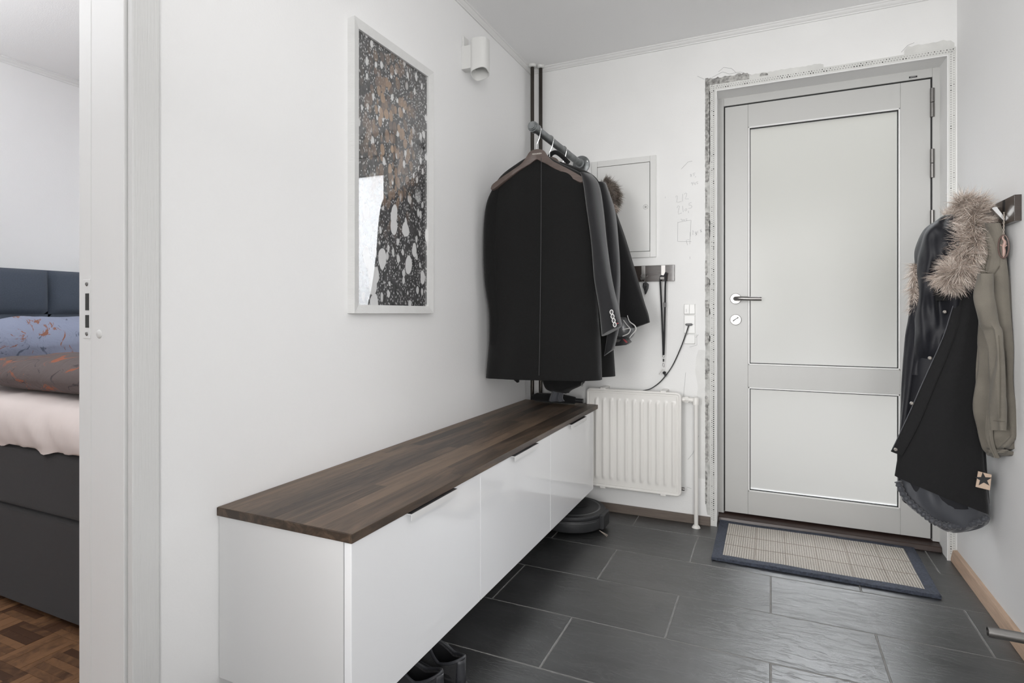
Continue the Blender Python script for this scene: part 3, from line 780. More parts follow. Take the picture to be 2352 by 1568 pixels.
# ------------------------------------------------------------------ cabinets and worktop
ZT0, ZT1, ZB = .536, .556, .150
CF = -.798
CX = CF - .019
grp = 'white wall cabinets under the long wood top'
for i, (y0, y1, lab) in enumerate([(.944, 1.525, 'large nearest glossy white wall cabinet with grey-white side panel under the wood top'),
                                    (1.525, 2.125, 'middle glossy white wall cabinet of the three under the wood top'),
                                    (2.125, 2.728, 'far glossy white wall cabinet beside the radiator, above the robot vacuum')]):
    cb = thing('wall_cabinet', lab, 'cabinet', (-1.0, (y0 + y1) / 2, ZB), grp)
    t = .016; z0, z1 = ZB, ZT0
    bm = BM()
    box(bm, XL + .003, CX - .003, y0 + .0004, y0 + t, z0, z1); box(bm, XL + .003, CX - .003, y1 - t, y1 - .0004, z0, z1)
    box(bm, XL + .003, CX - .003, y0 + t, y1 - t, z0, z0 + t); box(bm, XL + .003, CX - .003, y0 + t, y1 - t, z1 - t, z1)
    box(bm, XL + .003, XL + .010, y0 + t, y1 - t, z0 + t, z1 - t)
    ob('body', bm, M['melamine'], cb)
    bm = BM(); box(bm, CX, CF, y0 + (.0002 if i == 0 else .0015), y1 - .0015, z0 - .001, z1 - .003)
    dr = ob('door', bm, M['gloss_white'], cb, bevel=.0012)
    if i < 2:
        bm = BM(); box(bm, CX - .002, CF - .003, y1 - .0014, y1 + .0014, z0, z1 - .004); ob('door_gap_shade', bm, M['hole'], cb)  # dark strip coloured as the shade between neighbouring doors
    hy = {0: (1.140, 1.360), 1: (1.745, 1.962), 2: (2.345, 2.565)}[i]
    bm = BM()
    prism(bm, [(CF - .012, hy[0], z1 - .0015), (CF + .016, hy[0], z1 - .0015), (CF + .016, hy[0], z1 - .0175), (CF + .0145, hy[0], z1 - .0175), (CF + .0145, hy[0], z1 - .0035), (CF - .012, hy[0], z1 - .0035)], (0, hy[1] - hy[0], 0))
    hdl = ob('handle', bm, M['handle_alu'], dr)
    bm = BM(); box(bm, CF - .010, CF + .0148, hy[0] + .001, hy[1] - .001, z1 - .0016, z1 - .0009); ob('handle_top_shade', bm, M['black_plastic'], hdl)  # black strip laid on for the shade between worktop and handle lip
bm = BM(); box(bm, XL + .001, -.792, .938, 2.803, ZT0, ZT1)
wt = ob('worktop', bm, M['walnut'], bevel=.0015)
tag(wt, 'long dark brown wood top over the three white wall cabinets', 'bench top')
# staves of the glued top, each with its own tone
bm0 = None
rnd = random.Random(5)
sx = [XL + .003 + k * (.402 / 9) for k in range(10)]
for k in range(9):
    y = .940 + rnd.uniform(-.5, 0)
    while y < 2.80:
        ln = rnd.uniform(.45, .9); a, b = max(y, .940), min(y + ln, 2.801); y += ln
        if b - a < .03: continue
        bm = BM(); box(bm, sx[k], sx[k + 1] - .0002, a, b - .0002, ZT1 - .004, ZT1 + .0006)
        ob('plank', bm, M['walnut'], wt)

# ------------------------------------------------------------------ radiator
rd = thing('radiator', 'white ribbed steel panel radiator on the back wall beside the cabinets', 'radiator', (-.62, 2.80, .15))
RX0, RX1, RZ0, RZ1, RY = -.853, -.385, .143, .640, 2.79
bm = BM()
# front sheet with pressed ribs
nx = 160; nz = 60
ctrs = [-.800 + .0379 * i for i in range(11)]
grid = []
for iz in range(nz + 1):
    zz = RZ0 + .008 + (RZ1 - RZ0 - .016) * iz / nz; row = []
    for ix in range(nx + 1):
        xx = RX0 + .008 + (RX1 - RX0 - .016) * ix / nx
        dd = 0
        e = min((zz - (RZ0 + .045)) / .010, (RZ1 - .048 - zz) / .010, 1)
        if e > 0:
            for c in ctrs:
                t = abs(xx - c)
                if t < .0115: dd = max(dd, (.5 + .5 * math.cos(PI * t / .0115)) ** .6 * .0065 * min(1, e))
        row.append(bm.verts.new((xx, RY - dd, zz)))
    grid.append(row)
for a, b in zip(grid[:-1], grid[1:]):
    for j in range(nx): bm.faces.new((a[j], a[j + 1], b[j + 1], b[j]))
ob('front_panel', bm, M['radiator'], rd, True, angle=80)
def rrect(x0, x1, z0, z1, r, y, n=6):
    out = []
    for cx_, cz_, a0 in ((x1 - r, z1 - r, 0), (x0 + r, z1 - r, PI / 2), (x0 + r, z0 + r, PI), (x1 - r, z0 + r, 3 * PI / 2)):
        for i in range(n + 1):
            a = a0 + PI / 2 * i / n; out.append(Vector((cx_ + r * math.cos(a), y, cz_ + r * math.sin(a))))
    return out
bm = BM(); tube(bm, rrect(RX0 + .007, RX1 - .007, RZ0 + .007, RZ1 - .007, .016, RY + .003), .0068, 10, closed=True)
ob('rim', bm, M['radiator'], rd, True)
bm = BM(); tube(bm, rrect(RX0 + .020, RX1 - .020, RZ0 + .020, RZ1 - .020, .008, RY - .0005), .0016, 8, closed=True); ob('seam_line', bm, M['radiator'], rd, True)
bm = BM(); box(bm, RX0 + .01, RX1 - .01, RY + .004, RY + .048, RZ0 + .012, RZ1 - .012); ob('water_panel', bm, M['radiator'], rd, bevel=.006)
for xx in (RX0 + .085, RX1 - .085):
    for zz in (RZ1 - .003, RZ0 + .003):
        bm = BM(); box(bm, xx - .014, xx + .014, RY - .004, RY + .085, zz - .008, zz + .008); ob('wall_clip', bm, M['radiator'], rd, bevel=.003)
bm = BM(); cyl(bm, (RX1 - .012, RY + .03, .604), (RX1 + .012, RY + .03, .604), .012, 18); cyl(bm, (RX1 + .012, RY + .03, .604), (RX1 + .030, RY + .03, .604), .016, 6)
cyl(bm, (RX1 + .030, RY + .03, .604), (RX1 + .062, RY + .03, .604), .011, 18); lathe(bm, [(.0001, -.02), (.015, -.018), (.016, .010), (.010, .018), (.0001, .02)], (RX1 + .062, RY + .03, .600), (0, 0, 1), 18)
ob('valve', bm, M['radiator'], rd, True)
bm = BM(); cyl(bm, (RX1 + .063, RY + .03, .590), (RX1 + .063, RY + .03, .0), .0098, 20); cyl(bm, (RX1 + .063, RY + .03, .012), (RX1 + .063, RY + .03, 0), .013, 20, .02)
ob('supply_pipe', bm, M['radiator'], rd, True)
bm = BM(); cyl(bm, (RX1 - .01, RY + .03, .175), (RX1 + .01, RY + .03, .175), .008, 12); ob('bleed_plug', bm, M['steel'], rd, True)

# ------------------------------------------------------------------ fuse cabinet flap
fb = thing('fuse_box', 'white metal wall hatch with a round latch behind the hanging coats', 'fuse box', (-.68, YB, 1.30))
FX0, FX1, FZ0, FZ1 = -.848, -.517, 1.296, 1.802
bm = BM(); t = .030
for a in ((FX0, FX0 + t, FZ0, FZ1), (FX1 - t, FX1, FZ0, FZ1), (FX0 + t, FX1 - t, FZ0, FZ0 + t), (FX0 + t, FX1 - t, FZ1 - t, FZ1)):
    box(bm, a[0], a[1], YB - .012, YB + .001, a[2], a[3])
ob('frame', bm, M['wht_plastic'], fb, bevel=.002)
bm = BM(); box(bm, FX0 + t, FX1 - t, YB - .004, YB, FZ0 + t, FZ1 - t); ob('shadow_gap', bm, M['hole'], fb)  # dark sheet gives the gap round the hatch door its shade
bm = BM(); box(bm, FX0 + t + .0015, FX1 - t - .0022, YB - .0105, YB - .004, FZ0 + t + .002, FZ1 - t - .0018); fd = ob('door', bm, M['wht_plastic'], fb, bevel=.001)
bm = BM(); tube(bm, [Vector((-.569 + .0115 * math.cos(a), YB - .0108, 1.548 + .0115 * math.sin(a))) for a in [2 * PI * i / 28 for i in range(28)]], .0009, 6, closed=True)
lathe(bm, [(.0001, -.0035), (.005, -.003), (.0055, 0)], (-.569, YB - .0105, 1.548), (0, 1, 0), 16); ob('latch', bm, M['hole_light'], fd, True)

# ------------------------------------------------------------------ hook rails
def rail_back():
    r = thing('hook_rail', 'dark brown wooden hook rail under the fuse box with flat steel hooks', 'hook rail', (-.6, YB, 1.21))
    bm = BM(); box(bm, -.82, -.428, YB - .016, YB, 1.175, 1.254); ob('board', bm, M['dark_wood'], r, bevel=.001)
    for xx in (-.776, -.677, -.578, -.481):
        bm = BM()
        prism(bm, [(xx - .0095, YB - .0165, 1.252), (xx - .0095, YB - .0165, 1.19), (xx - .0095, YB - .048, 1.182), (xx - .0095, YB - .050, 1.194), (xx - .0095, YB - .047, 1.194), (xx - .0095, YB - .046, 1.186), (xx - .0095, YB - .0195, 1.194), (xx - .0095, YB - .0195, 1.252)], (.019, 0, 0))
        ob('hook', bm, M['steel'], r)
    return r
rail_back()
# lanyard with keys
ly = thing('lanyard', 'long black key lanyard with metal clip hanging from the right hook of the back rail', 'lanyard', (-.48, YB - .04, 1.19))
def wp(u, v, y=YB - .035): return P(u, v, 'Y', y)
def strap_mesh(bm, pts, wd, th, seedv=0):
    """flat band along pts, facing the room"""
    pts = spline(pts, 5); rs = []
    for i, p in enumerate(pts):
        d = (pts[min(i + 1, len(pts) - 1)] - pts[max(i - 1, 0)]).normalized(); s = Vector((0, 1, 0)).cross(d).normalized() * wd / 2; n_ = d.cross(s).normalized() * th / 2
        rs.append([p + s + n_, p - s + n_, p - s - n_, p + s - n_])
    rings(bm, rs)
bm = BM(); strap_mesh(bm, [wp(1516.5, 645), wp(1520, 715), wp(1523, 790), wp(1523.5, 815)], .0085, .0016); strap_mesh(bm, [wp(1530, 625, YB - .04), wp(1528, 660), wp(1527.5, 700), wp(1526, 770), wp(1524.5, 815)], .0085, .0016)
strap_mesh(bm, [wp(1516.5, 645), wp(1518, 634, YB - .045), wp(1525, 634, YB - .046), wp(1530, 625, YB - .04)], .0085, .0016)
ob('strap', bm, M['black_strap'], ly)
bm = BM(); a = wp(1527.5, 700, YB - .038); box(bm, a.x - .006, a.x + .006, a.y - .003, a.y + .003, a.z - .012, a.z + .012); ob('buckle', bm, M['black_plastic'], ly, bevel=.001)
bm = BM(); a = wp(1524, 818); tube(bm, [a + Vector((.005 * math.cos(t), 0, .006 * math.sin(t))) for t in [2 * PI * i / 14 for i in range(14)]], .0011, 6, closed=True)
ob('strap_ring', bm, M['chrome'], ly, True); bm = BM(); a = wp(1524, 838); tube(bm, [a + Vector((.0045 * math.cos(t), 0, .010 * math.sin(t))) for t in [2 * PI * i / 14 for i in range(14)]], .0011, 6, closed=True); ob('swivel_clip', bm, M['chrome'], ly, True)
bm = BM(); a = wp(1524, 827); cyl(bm, a + Vector((0, 0, .007)), a - Vector((0, 0, .007)), .0035, 10); ob('swivel', bm, M['black_plastic'], ly, True); bm = BM(); a = wp(1526, 856); lathe(bm, [(.0001, -.006), (.007, -.005), (.008, 0), (.007, .005), (.0001, .006)], a, (.3, 1, .2), 16)
b_ = wp(1529, 864); cyl(bm, a, b_, .005, 10); ob('key_fob', bm, M['black_plastic'], ly, True)
bm = BM(); prism(bm, [wp(1524, 848), wp(1523, 846), wp(1513, 859), wp(1514.5, 860)], (0, .002, 0)); ob('key', bm, M['steel'], ly)
kb = thing('key_bunch', 'bunch of keys and rings hanging on the left hook of the back rail', 'keys', wp(1480, 640))
bm = BM()
for (u, v, r_) in ((1476, 633, .008), (1484, 632, .008), (1477.5, 642, .009)):
    a = wp(u, v, YB - .05); tube(bm, [a + Vector((r_ * math.cos(t), .002 * math.sin(t), r_ * math.sin(t))) for t in [2 * PI * i / 18 for i in range(18)]], .0009, 6, closed=True)
ob('key_ring', bm, M['steel'], kb, True)
bm = BM(); prism(bm, [wp(u, v, YB - .052) for u, v in ((1478, 649), (1484, 647), (1490, 653), (1489, 662), (1484, 674), (1481, 677), (1480, 668), (1476, 658))], (0, .010, 0)); fbq = ob('key_fob', bm, M['black_plastic'], kb, bevel=.002)
bm = BM(); prism(bm, [wp(u, v, YB - .055) for u, v in ((1477, 650), (1481, 648), (1479, 655), (1476, 660))], (0, .003, 0)); prism(bm, [wp(u, v, YB - .055) for u, v in ((1482, 650), (1488, 650), (1487, 653), (1482, 654))], (0, .003, 0))
prism(bm, [wp(u, v, YB - .055) for u, v in ((1483, 657), (1486, 656), (1485, 663), (1482, 667))], (0, .003, 0)); ob('key', bm, M['chrome'], kb)

# ------------------------------------------------------------------ switches, socket, plug cable
sw = thing('switch_plate_stack', 'white light switch and socket stack with a black plug left of the entrance door', 'switch', (-.357, YB, .98))
for z0, z1, kind in ((1.012, 1.062, 'sw'), (.918, 1.008, 'so'), (.890 - .022, .914, 'bl')):
    bm = BM(); box(bm, -.384, -.332, YB - .007, YB + .001, z0, z1); fr = ob('cover_plate', bm, M['wht_plastic'], sw, bevel=.0015)
    if kind == 'sw':
        for a, b in ((-.382, -.3585), (-.3575, -.334)):
            bm = BM(); box(bm, a, b, YB - .0105, YB - .006, z0 + .002, z1 - .002); ob('rocker', bm, M['wht_plastic'], fr, bevel=.0012)
        bm = BM(); box(bm, -.374, -.372, YB - .011, YB - .010, 1.022, 1.038); ob('indicator', bm, M['hole_light'], fr)
    elif kind == 'so':
        bm = BM(); box(bm, -.382, -.334, YB - .0100, YB - .006, z0 + .046, z1 - .002); ob('rocker', bm, M['wht_plastic'], fr, bevel=.0012)
        bm = BM(); box(bm, -.382, -.334, YB - .0085, YB - .006, z0 + .002, z0 + .044); ob('socket_face', bm, M['wht_plastic'], fr, bevel=.001)
    else:
        bm = BM(); box(bm, -.382, -.334, YB - .0100, YB - .006, z0 + .002, z1 - .002); ob('blank_face', bm, M['wht_plastic'], fr, bevel=.001)
pc = thing('power_cable', 'black flat plug in the wall socket with its cable running behind the radiator', 'cable', (-.36, YB - .02, .96))
bm = BM(); prism(bm, [(-.377, YB - .010, .962), (-.372, YB - .010, .9675), (-.347, YB - .010, .9675), (-.342, YB - .010, .962), (-.347, YB - .010, .9565), (-.372, YB - .010, .9565)], (0, -.013, 0)); ob('plug', bm, M['black_plastic'], pc, bevel=.002)
bm = BM(); tube(bm, spline([(-.360, YB - .02, .960), wp(1576, 765, YB - .03), wp(1563, 800, YB - .02), wp(1547, 835, YB - .015), wp(1533, 857, YB - .02), wp(1515, 878, YB - .02), wp(1495, 892, YB - .025), wp(1478, 897, YB - .03), (-.60, YB - .02, .62)], 8), .0026, 10)
ob('cord', bm, M['black_plastic'], pc, True)

# ------------------------------------------------------------------ wall lamp on the left wall
wl = thing('wall_lamp', 'small white up-and-down wall lamp high on the left wall', 'wall lamp', (XL, 2.14, 2.10))
bm = BM(); box(bm, XL, XL + .052, 2.112, 2.150, 2.052, 2.150); ob('bracket', bm, M['wht_plastic'], wl, bevel=.002)
bm = BM(); box(bm, XL, XL + .010, 2.118, 2.16, 2.150, 2.196); ob('back_plate', bm, M['wht_plastic'], wl, bevel=.002)
bm = BM(); cxl, cyl_, hw, hd_ = XL + .080, 2.132, .033, .038
def squircle(s, z, e=.68, n=44): return [Vector((cxl + hd_ * s * se(math.cos(2 * PI * i / n), e), cyl_ + hw * s * se(math.sin(2 * PI * i / n), e), z)) for i in range(n)]
def slant(s_, z):
    out = squircle(s_, z)
    for p_ in out: p_.z += .014 * (.465 * (p_.x - cxl) - .885 * (p_.y - cyl_)) / .036
    return out
rings(bm, [slant(.93, 2.027), slant(1, 2.027), squircle(1, 2.168), squircle(.93, 2.168), slant(.93, 2.027)], cap=False)
ob('shade', bm, M['wht_plastic'], wl, True, angle=50)
bm = BM(); cyl(bm, (cxl, cyl_, 2.105), (cxl, cyl_, 2.125), .030, 24); ob('bulb_holder', bm, M['alu'], wl, True)

# ------------------------------------------------------------------ framed print
pf = thing('picture_frame', 'tall white-framed abstract print of dark dabs on the left wall', 'picture', (XL, 1.63, 1.02))
FY0, FY1, GZ0, GZ1 = 1.398, 1.851, 1.016, 1.935
fd_, fw = .028, .027
def frame_side(pts_out, pts_in):
    bm = BM()
    (a, b), (c, d) = pts_out, pts_in     # (y,z)
    x1 = XL + fd_; x2 = XL + fd_ - .006
    vs = [bm.verts.new(p) for p in ((XL, *a), (XL, *b), (x1, *b), (x1, *a), (XL, *c), (XL, *d), (x2, *d), (x2, *c))]
    for f in ((0, 1, 2, 3), (3, 2, 6, 7), (7, 6, 5, 4), (0, 4, 5, 1), (0, 3, 7, 4), (1, 5, 6, 2)): bm.faces.new([vs[i] for i in f])
    return ob('frame_side', bm, M['frame_white'], pf)
M['frame_white'] = plain('white_stained_frame_wood', lin(218, 218, 217), .5, bump=.5, bscale=60, stretch=(1, 5, 5), var=.02)
o_ = [(FY0, GZ0), (FY1, GZ0), (FY1, GZ1), (FY0, GZ1)]
i_ = [(FY0 + fw, GZ0 + fw), (FY1 - fw, GZ0 + fw), (FY1 - fw, GZ1 - fw), (FY0 + fw, GZ1 - fw)]
for k in range(4): frame_side((o_[k], o_[(k + 1) % 4]), (i_[k], i_[(k + 1) % 4]))
bm = BM(); box(bm, XL + .008, XL + .014, FY0 + fw - .002, FY1 - fw + .002, GZ0 + fw - .002, GZ1 - fw + .002); ob('print', bm, M['art'], pf)

# ------------------------------------------------------------------ vertical pipes in the corner
for (px_, py_, lab) in ((-1.160, 2.815, 'left dark heating pipe running from ceiling to bench in the corner'), (-1.124, 2.845, 'right dark heating pipe running from ceiling to floor in the corner')):
    pi_ = thing('heating_pipe', lab, 'pipe', (px_, py_, 0), 'vertical heating pipes in the corner')
    zb = 0.0 if py_ > 2.83 else 0.0
    bm = BM(); cyl(bm, (px_, py_, zb), (px_, py_, ZC - .004), .0098, 20); ob('pipe', bm, M['dark_pipe'], pi_, True)
    bm = BM(); lathe(bm, [(.010, 0), (.022, 0), (.0225, -.004), (.019, -.012), (.010, -.014)], (px_, py_, ZC), (0, 0, 1), 28); ob('ceiling_collar', bm, M['wht_plastic'], pi_, True)

# ------------------------------------------------------------------ clothes rail
RXc, RZc = -.905, 1.797
cr_ = thing('clothes_rail', 'grey galvanised pipe clothes rail bolted to the back wall', 'clothes rail', (RXc, YB, RZc))
bm = BM(); cyl(bm, (RXc, 2.205, RZc), (RXc, YB - .02, RZc), .0168, 24); ob('pipe', bm, M['galv'], cr_, True)
bm = BM(); lathe(bm, [(.0001, -.004), (.014, -.004), (.0155, 0)], (RXc, 2.190, RZc), (0, 1, 0), 8); cyl(bm, (RXc, 2.190, RZc), (RXc, 2.203, RZc), .0185, 8); cyl(bm, (RXc, 2.200, RZc), (RXc, 2.228, RZc), .0222, 24)
ob('end_cap', bm, M['galv'], cr_, True)
bm = BM(); lathe(bm, [(.0001, 0), (.046, 0), (.046, -.007), (.030, -.010), (.024, -.016), (.024, -.035), (.018, -.036)][::-1], (RXc, YB, RZc), (0, 1, 0), 36); fl = ob('flange', bm, M['galv'], cr_, True)
for a in (.4, .4 + PI / 2, .4 + PI, .4 + 1.5 * PI):
    bm = BM(); lathe(bm, [(.0001, -.004), (.004, -.003), (.0055, 0)], (RXc + .036 * math.cos(a), YB - .007, RZc + .036 * math.sin(a)), (0, 1, 0), 12); ob('screw', bm, M['chrome'], fl, True)

# ------------------------------------------------------------------ hangers
def hanger(yc, zc, xc, label, mat, text=False, yaw=0.0, half=.205, group='coat hangers on the pipe rail'):
    h = thing('coat_hanger', label, 'hanger', (xc, yc, RZc + .017), group)
    cs, sn = math.cos(yaw), math.sin(yaw)
    def T(x, d, z): return Vector((xc + x * cs + d * sn, yc + x * sn - d * cs, zc + z))
    top = [(-.208, -.118), (-.198, -.102), (-.150, -.072), (-.100, -.044), (-.070, -.026), (-.048, -.002), (-.030, .022), (0, .030), (.030, .022), (.048, -.002), (.070, -.026), (.100, -.044), (.150, -.074), (.196, -.104), (.206, -.120)]
    bot = [(-.208, -.126), (-.196, -.130), (-.150, -.100), (-.100, -.068), (-.070, -.050), (-.040, -.036), (-.018, -.024), (0, -.014), (.018, -.024), (.040, -.036), (.070, -.056), (.100, -.074), (.150, -.108), (.192, -.132), (.206, -.128)]
    tp = spline([Vector((a, 0, b)) for a, b in top], 3); bt = spline([Vector((a, 0, b)) for a, b in bot], 3)
    bm = BM(); rs = []
    for a, b in zip(tp, bt):
        th = .006 + .011 * min(1, abs(a.x) / .2) ** 2; s = half / .205
        rs.append([T(a.x * s, -.004 - 0 * th, a.z), T(a.x * s, th * .6, a.z - .001), T(b.x * s, th * .8, b.z + .003), T(b.x * s, th * .5, b.z), T(b.x * s, -.006, b.z), ])
    rings(bm, rs); ob('arms', bm, mat, h, True, angle=50)
    hk = [T(0, 0, .028)] + [T(.0, 0, .05), T(.006, 0, .062), T(.012, 0, .075)]
    r_ = .0195; cz = RZc - zc
    for i in range(0, 12):
        a = -PI * .15 + PI * 1.25 * i / 11; hk.append(T(r_ * math.cos(a) + (xc * 0) + (RXc - xc) * cs, 0, cz + r_ * math.sin(a)))
    bm = BM(); tube(bm, hk, .0019, 8); ob('hook', bm, M['chrome'], h, True)
    if text: text_mesh('lettering', 'REDGREEN', .0085, M['white_label'], h, T(.003, .0062, .008), (cs, sn, 0), (0, 0, 1), .0002)
    return h
hanger(2.245, 1.684, -.905, 'dark brown wooden coat hanger with small white lettering over the nearest black coat', M['hanger'], True, yaw=.05)
hanger(2.40, 1.690, -.905, 'dark wooden hanger inside the second black coat', M['hanger'], yaw=.06)
hanger(2.58, 1.690, -.905, 'wooden hanger inside the fur-trimmed jacket by the wall', M['hanger'], yaw=.03)

# ------------------------------------------------------------------ coats on the rail
def LR(rows, yl, yr, dep):
    out = []
    for r in rows:
        v, a, b = r[:3]; d = r[3] if len(r) > 3 else dep; f = r[4] if len(r) > 4 else 1
        vr = r[5] if len(r) > 5 else v
        out.append((P(a, v, 'Y', yl), P(b, vr, 'Y', yr), d, f))
    return out
yc = 2.285
c1 = thing('coat', 'nearest long black wool coat with its back to the room on the pipe rail', 'coat', (-.9, yc, .75), 'coats on the pipe rail')
garment('body', LR([(356, 1222, 1256, .012, 0), (372, 1196, 1282, .030, .1), (396, 1162, 1332, .042, .2), (416, 1144, 1352, .050, .3), (440, 1134, 1360, .055, .4), (500, 1126, 1364, .06, .5), (600, 1124, 1366, .06, .7), (700, 1130, 1372, .065, .8), (780, 1126, 1378, .07, 1), (866, 1119, 1381, .075, 1.2, 872)], yc, yc, .06), M['black_wool'], c1, n=96, amp=.004, freq=7, wr=.004, wscale=6, exp=.72)
bm = BM(); tube(bm, spline([P(u, v, 'Y', yc - .066) for u, v in ((1243, 362), (1243, 430))] + [P(u, v, 'Y', yc - .073) for u, v in ((1242, 600), (1240, 760))] + [P(1238, 862, 'Y', yc - .082)], 4), .0012, 6); ob('back_seam', bm, M['black_plastic'], c1)
garment('sleeve', LR([(398, 1340, 1352, .03, 0), (420, 1346, 1368, .045, .1), (480, 1355, 1379, .05, .3), (560, 1364, 1390, .05, .5), (640, 1370, 1402, .048, .7), (700, 1378, 1416, .045, .6), (772, 1384, 1428, .04, .4, 747)], yc - .01, yc - .02, .05), M['char_wool'], c1, n=48, amp=.006, freq=3, wr=.006, seed=2, wscale=9)
garment('sleeve', LR([(428, 1136, 1156, .03, 0), (470, 1120, 1150, .045, .3), (540, 1114, 1148, .05, .5), (640, 1116, 1150, .05, .6), (720, 1126, 1156, .045, .6), (790, 1126, 1156, .04, .5)], yc - .02, yc - .01, .05), M['black_wool'], c1, n=48, amp=.004, freq=3, wr=.004, seed=5)
for u, v in ((1404.5, 716.5), (1407, 726.5), (1409.5, 736), (1412, 745.5)):
    bt = P(u, v, 'Y', yc - .068)
    bm = BM(); tube(bm, [bt + Vector((.0062 * math.cos(t), 0, .0085 * math.sin(t))) for t in [2 * PI * i / 18 for i in range(18)]], .0016, 8, closed=True); b_o = ob('button', bm, M['white_strap'], c1, True)
    bm = BM(); lathe(bm, [(.0001, 0), (.006, 0), (.006, .003)], bt + Vector((0, .001, 0)), (0, 1, 0), 14); ob('button_core', bm, M['black_plastic'], b_o, True)
bm = BM(); a = P(1417, 743, 'Y', yc - .066); cyl(bm, a, a + Vector((.006, 0, .002)), .0018, 8); ob('red_thread', bm, M['red'], c1, True)
# pointed corner of the lining under the hem
bm = BM(); prism(bm, [P(u, v, 'Y', yc - .02) for u, v in ((1135, 855), (1200, 855), (1192, 862), (1191, 878), (1187, 879), (1178, 871), (1144, 867))], (0, .01, 0)); ob('lining_corner', bm, M['black_wool'], c1, bevel=.002)

y2 = 2.44
c2 = thing('coat', 'second black coat hanging behind the nearest coat on the pipe rail', 'coat', (-.9, y2, .72), 'coats on the pipe rail')
garment('body', LR([(372, 1232, 1290, .02, 0), (392, 1200, 1345, .04, .2), (412, 1180, 1372, .05, .3), (450, 1172, 1386, .05, .4), (560, 1168, 1394, .06, .6), (700, 1168, 1400, .06, .8), (800, 1168, 1408, .06, 1), (860, 1166, 1413, .065, 1.2, 864)], y2, y2, .06), M['black_wool'], c2, n=80, amp=.006, freq=6, seed=4)
garment('sleeve', LR([(420, 1372, 1392, .03, 0), (480, 1386, 1410, .045, .2), (560, 1394, 1421, .045, .5), (620, 1398, 1423, .045, .8), (700, 1400, 1420, .045, .8), (740, 1398, 1424, .04, .5), (818, 1388, 1411, .035, .4, 800)], y2 - .03, y2 - .03, .05), M['char_wool'], c2, n=48, amp=.009, freq=3, wr=.01, seed=9)
bm = BM(); tube(bm, spline([P(u, v, 'Y', y2 - .01) for u, v in ((1260, 368), (1266, 354), (1277, 350), (1290, 358), (1306, 374))], 5), .010, 12); ob('collar', bm, M['black_cotton'], c2, True)
bm = BM(); a = P(1281, 366, 'Y', y2 - .03); prism(bm, [a + Vector((-.012, 0, .003)), a + Vector((.004, 0, .001)), a + Vector((.012, 0, -.004)), a + Vector((-.002, 0, -.002))], (0, .003, 0)); ob('neck_label', bm, M['white_label'], c2)

y3 = 2.64
c3 = thing('jacket', 'dark jacket with a brown fur hood trim nearest the back wall', 'jacket', (-.85, y3, .95), 'coats on the pipe rail')
garment('body', LR([(395, 1262, 1330, .02, 0), (420, 1240, 1372, .04, .3), (470, 1226, 1400, .06, .5), (560, 1222, 1412, .07, .7), (680, 1220, 1420, .07, 1), (800, 1222, 1408, .07, 1), (855, 1230, 1398, .06, 1)], y3, y3, .07), M['black_cotton'], c3, n=72, amp=.007, freq=5, seed=6)
garment('sleeve', LR([(480, 1392, 1412, .03, 0), (540, 1396, 1434, .045, .3), (610, 1402, 1454, .05, .5), (690, 1408, 1478, .045, .5), (738, 1412, 1488, .04, .3, 720), (766, 1420, 1492, .03, .1, 740)], y3 - .01, y3 - .01, .05), M['black_cotton'], c3, n=56, amp=.004, freq=3, wr=.005, seed=8, exp=.6)
fur('fur_trim', [P(1384, 420, 'Y', y3 - .02), P(1402, 432, 'Y', y3 - .02), P(1412, 452, 'Y', y3 - .01), P(1406, 472, 'Y', y3 - .01), P(1392, 482, 'Y', y3 - .02)], .026, 5200, .030, M['fur_brown'], c3, sag=.25, seed=3, width=.0007, curl=.4)
fur('fur_tips', [P(1388, 478, 'Y', y3 - .05), P(1402, 482, 'Y', y3 - .045), P(1416, 474, 'Y', y3 - .04)], .012, 700, .022, M['fur_pale'], c3, sag=1.2, seed=4, width=.0007, curl=.3)

# cycling helmet hanging behind the cuffs
hy_ = 2.60
hm = thing('cycling_helmet', 'grey cycling helmet with white strap and red edge hanging under the black cuffs', 'helmet', P(1435, 760, 'Y', hy_), None)
bm = BM()
hp = [P(u, v, 'Y', hy_) for u, v in ((1408, 730), (1438, 726), (1450, 742), (1456, 760), (1446, 778), (1420, 782), (1405, 775))]
ce = sum(hp, Vector()) / len(hp)
outer = [p for p in spline(hp + [hp[0]], 4)[:-1]]
rings(bm, [[ce + (p - ce) * s + Vector((0, d, 0)) for p in outer] for s, d in ((1, .03), (1, 0), (.86, -.028), (.55, -.045), (.15, -.05))]); ob('shell', bm, M['grey_shell'], hm, True)
bm = BM(); tube(bm, spline([P(u, v, 'Y', hy_ - .05) for u, v in ((1441, 724), (1446, 738), (1458, 748), (1460, 758), (1450, 770), (1446, 776))], 6), [.002 + .003 * math.sin(PI * i / 30) for i in range(31)], 10, flat=.6); ob('strap', bm, M['white_strap'], hm, True)
bm = BM(); tube(bm, spline([P(u, v, 'Y', hy_ - .05) for u, v in ((1432, 735), (1440, 746), (1447, 753))], 5), .0018, 8); tube(bm, spline([P(u, v, 'Y', hy_ - .05) for u, v in ((1430, 757), (1447, 754), (1444, 765), (1430, 772))], 5), .0024, 8); ob('vent_rib', bm, M['white_strap'], hm, True)
bm = BM(); prism(bm, [P(u, v, 'Y', hy_ - .045) for u, v in ((1412, 770), (1425, 774), (1438, 776), (1446, 786), (1438, 792), (1412, 795))], (0, .05, 0)); vz = ob('lower_shell', bm, M['black_plastic'], hm, bevel=.002)
bm = BM(); prism(bm, [P(u, v, 'Y', hy_ - .048) for u, v in ((1430, 778), (1436, 780), (1442, 786), (1438, 787), (1434, 783))], (0, .004, 0)); ob('red_edge', bm, M['red'], hm)
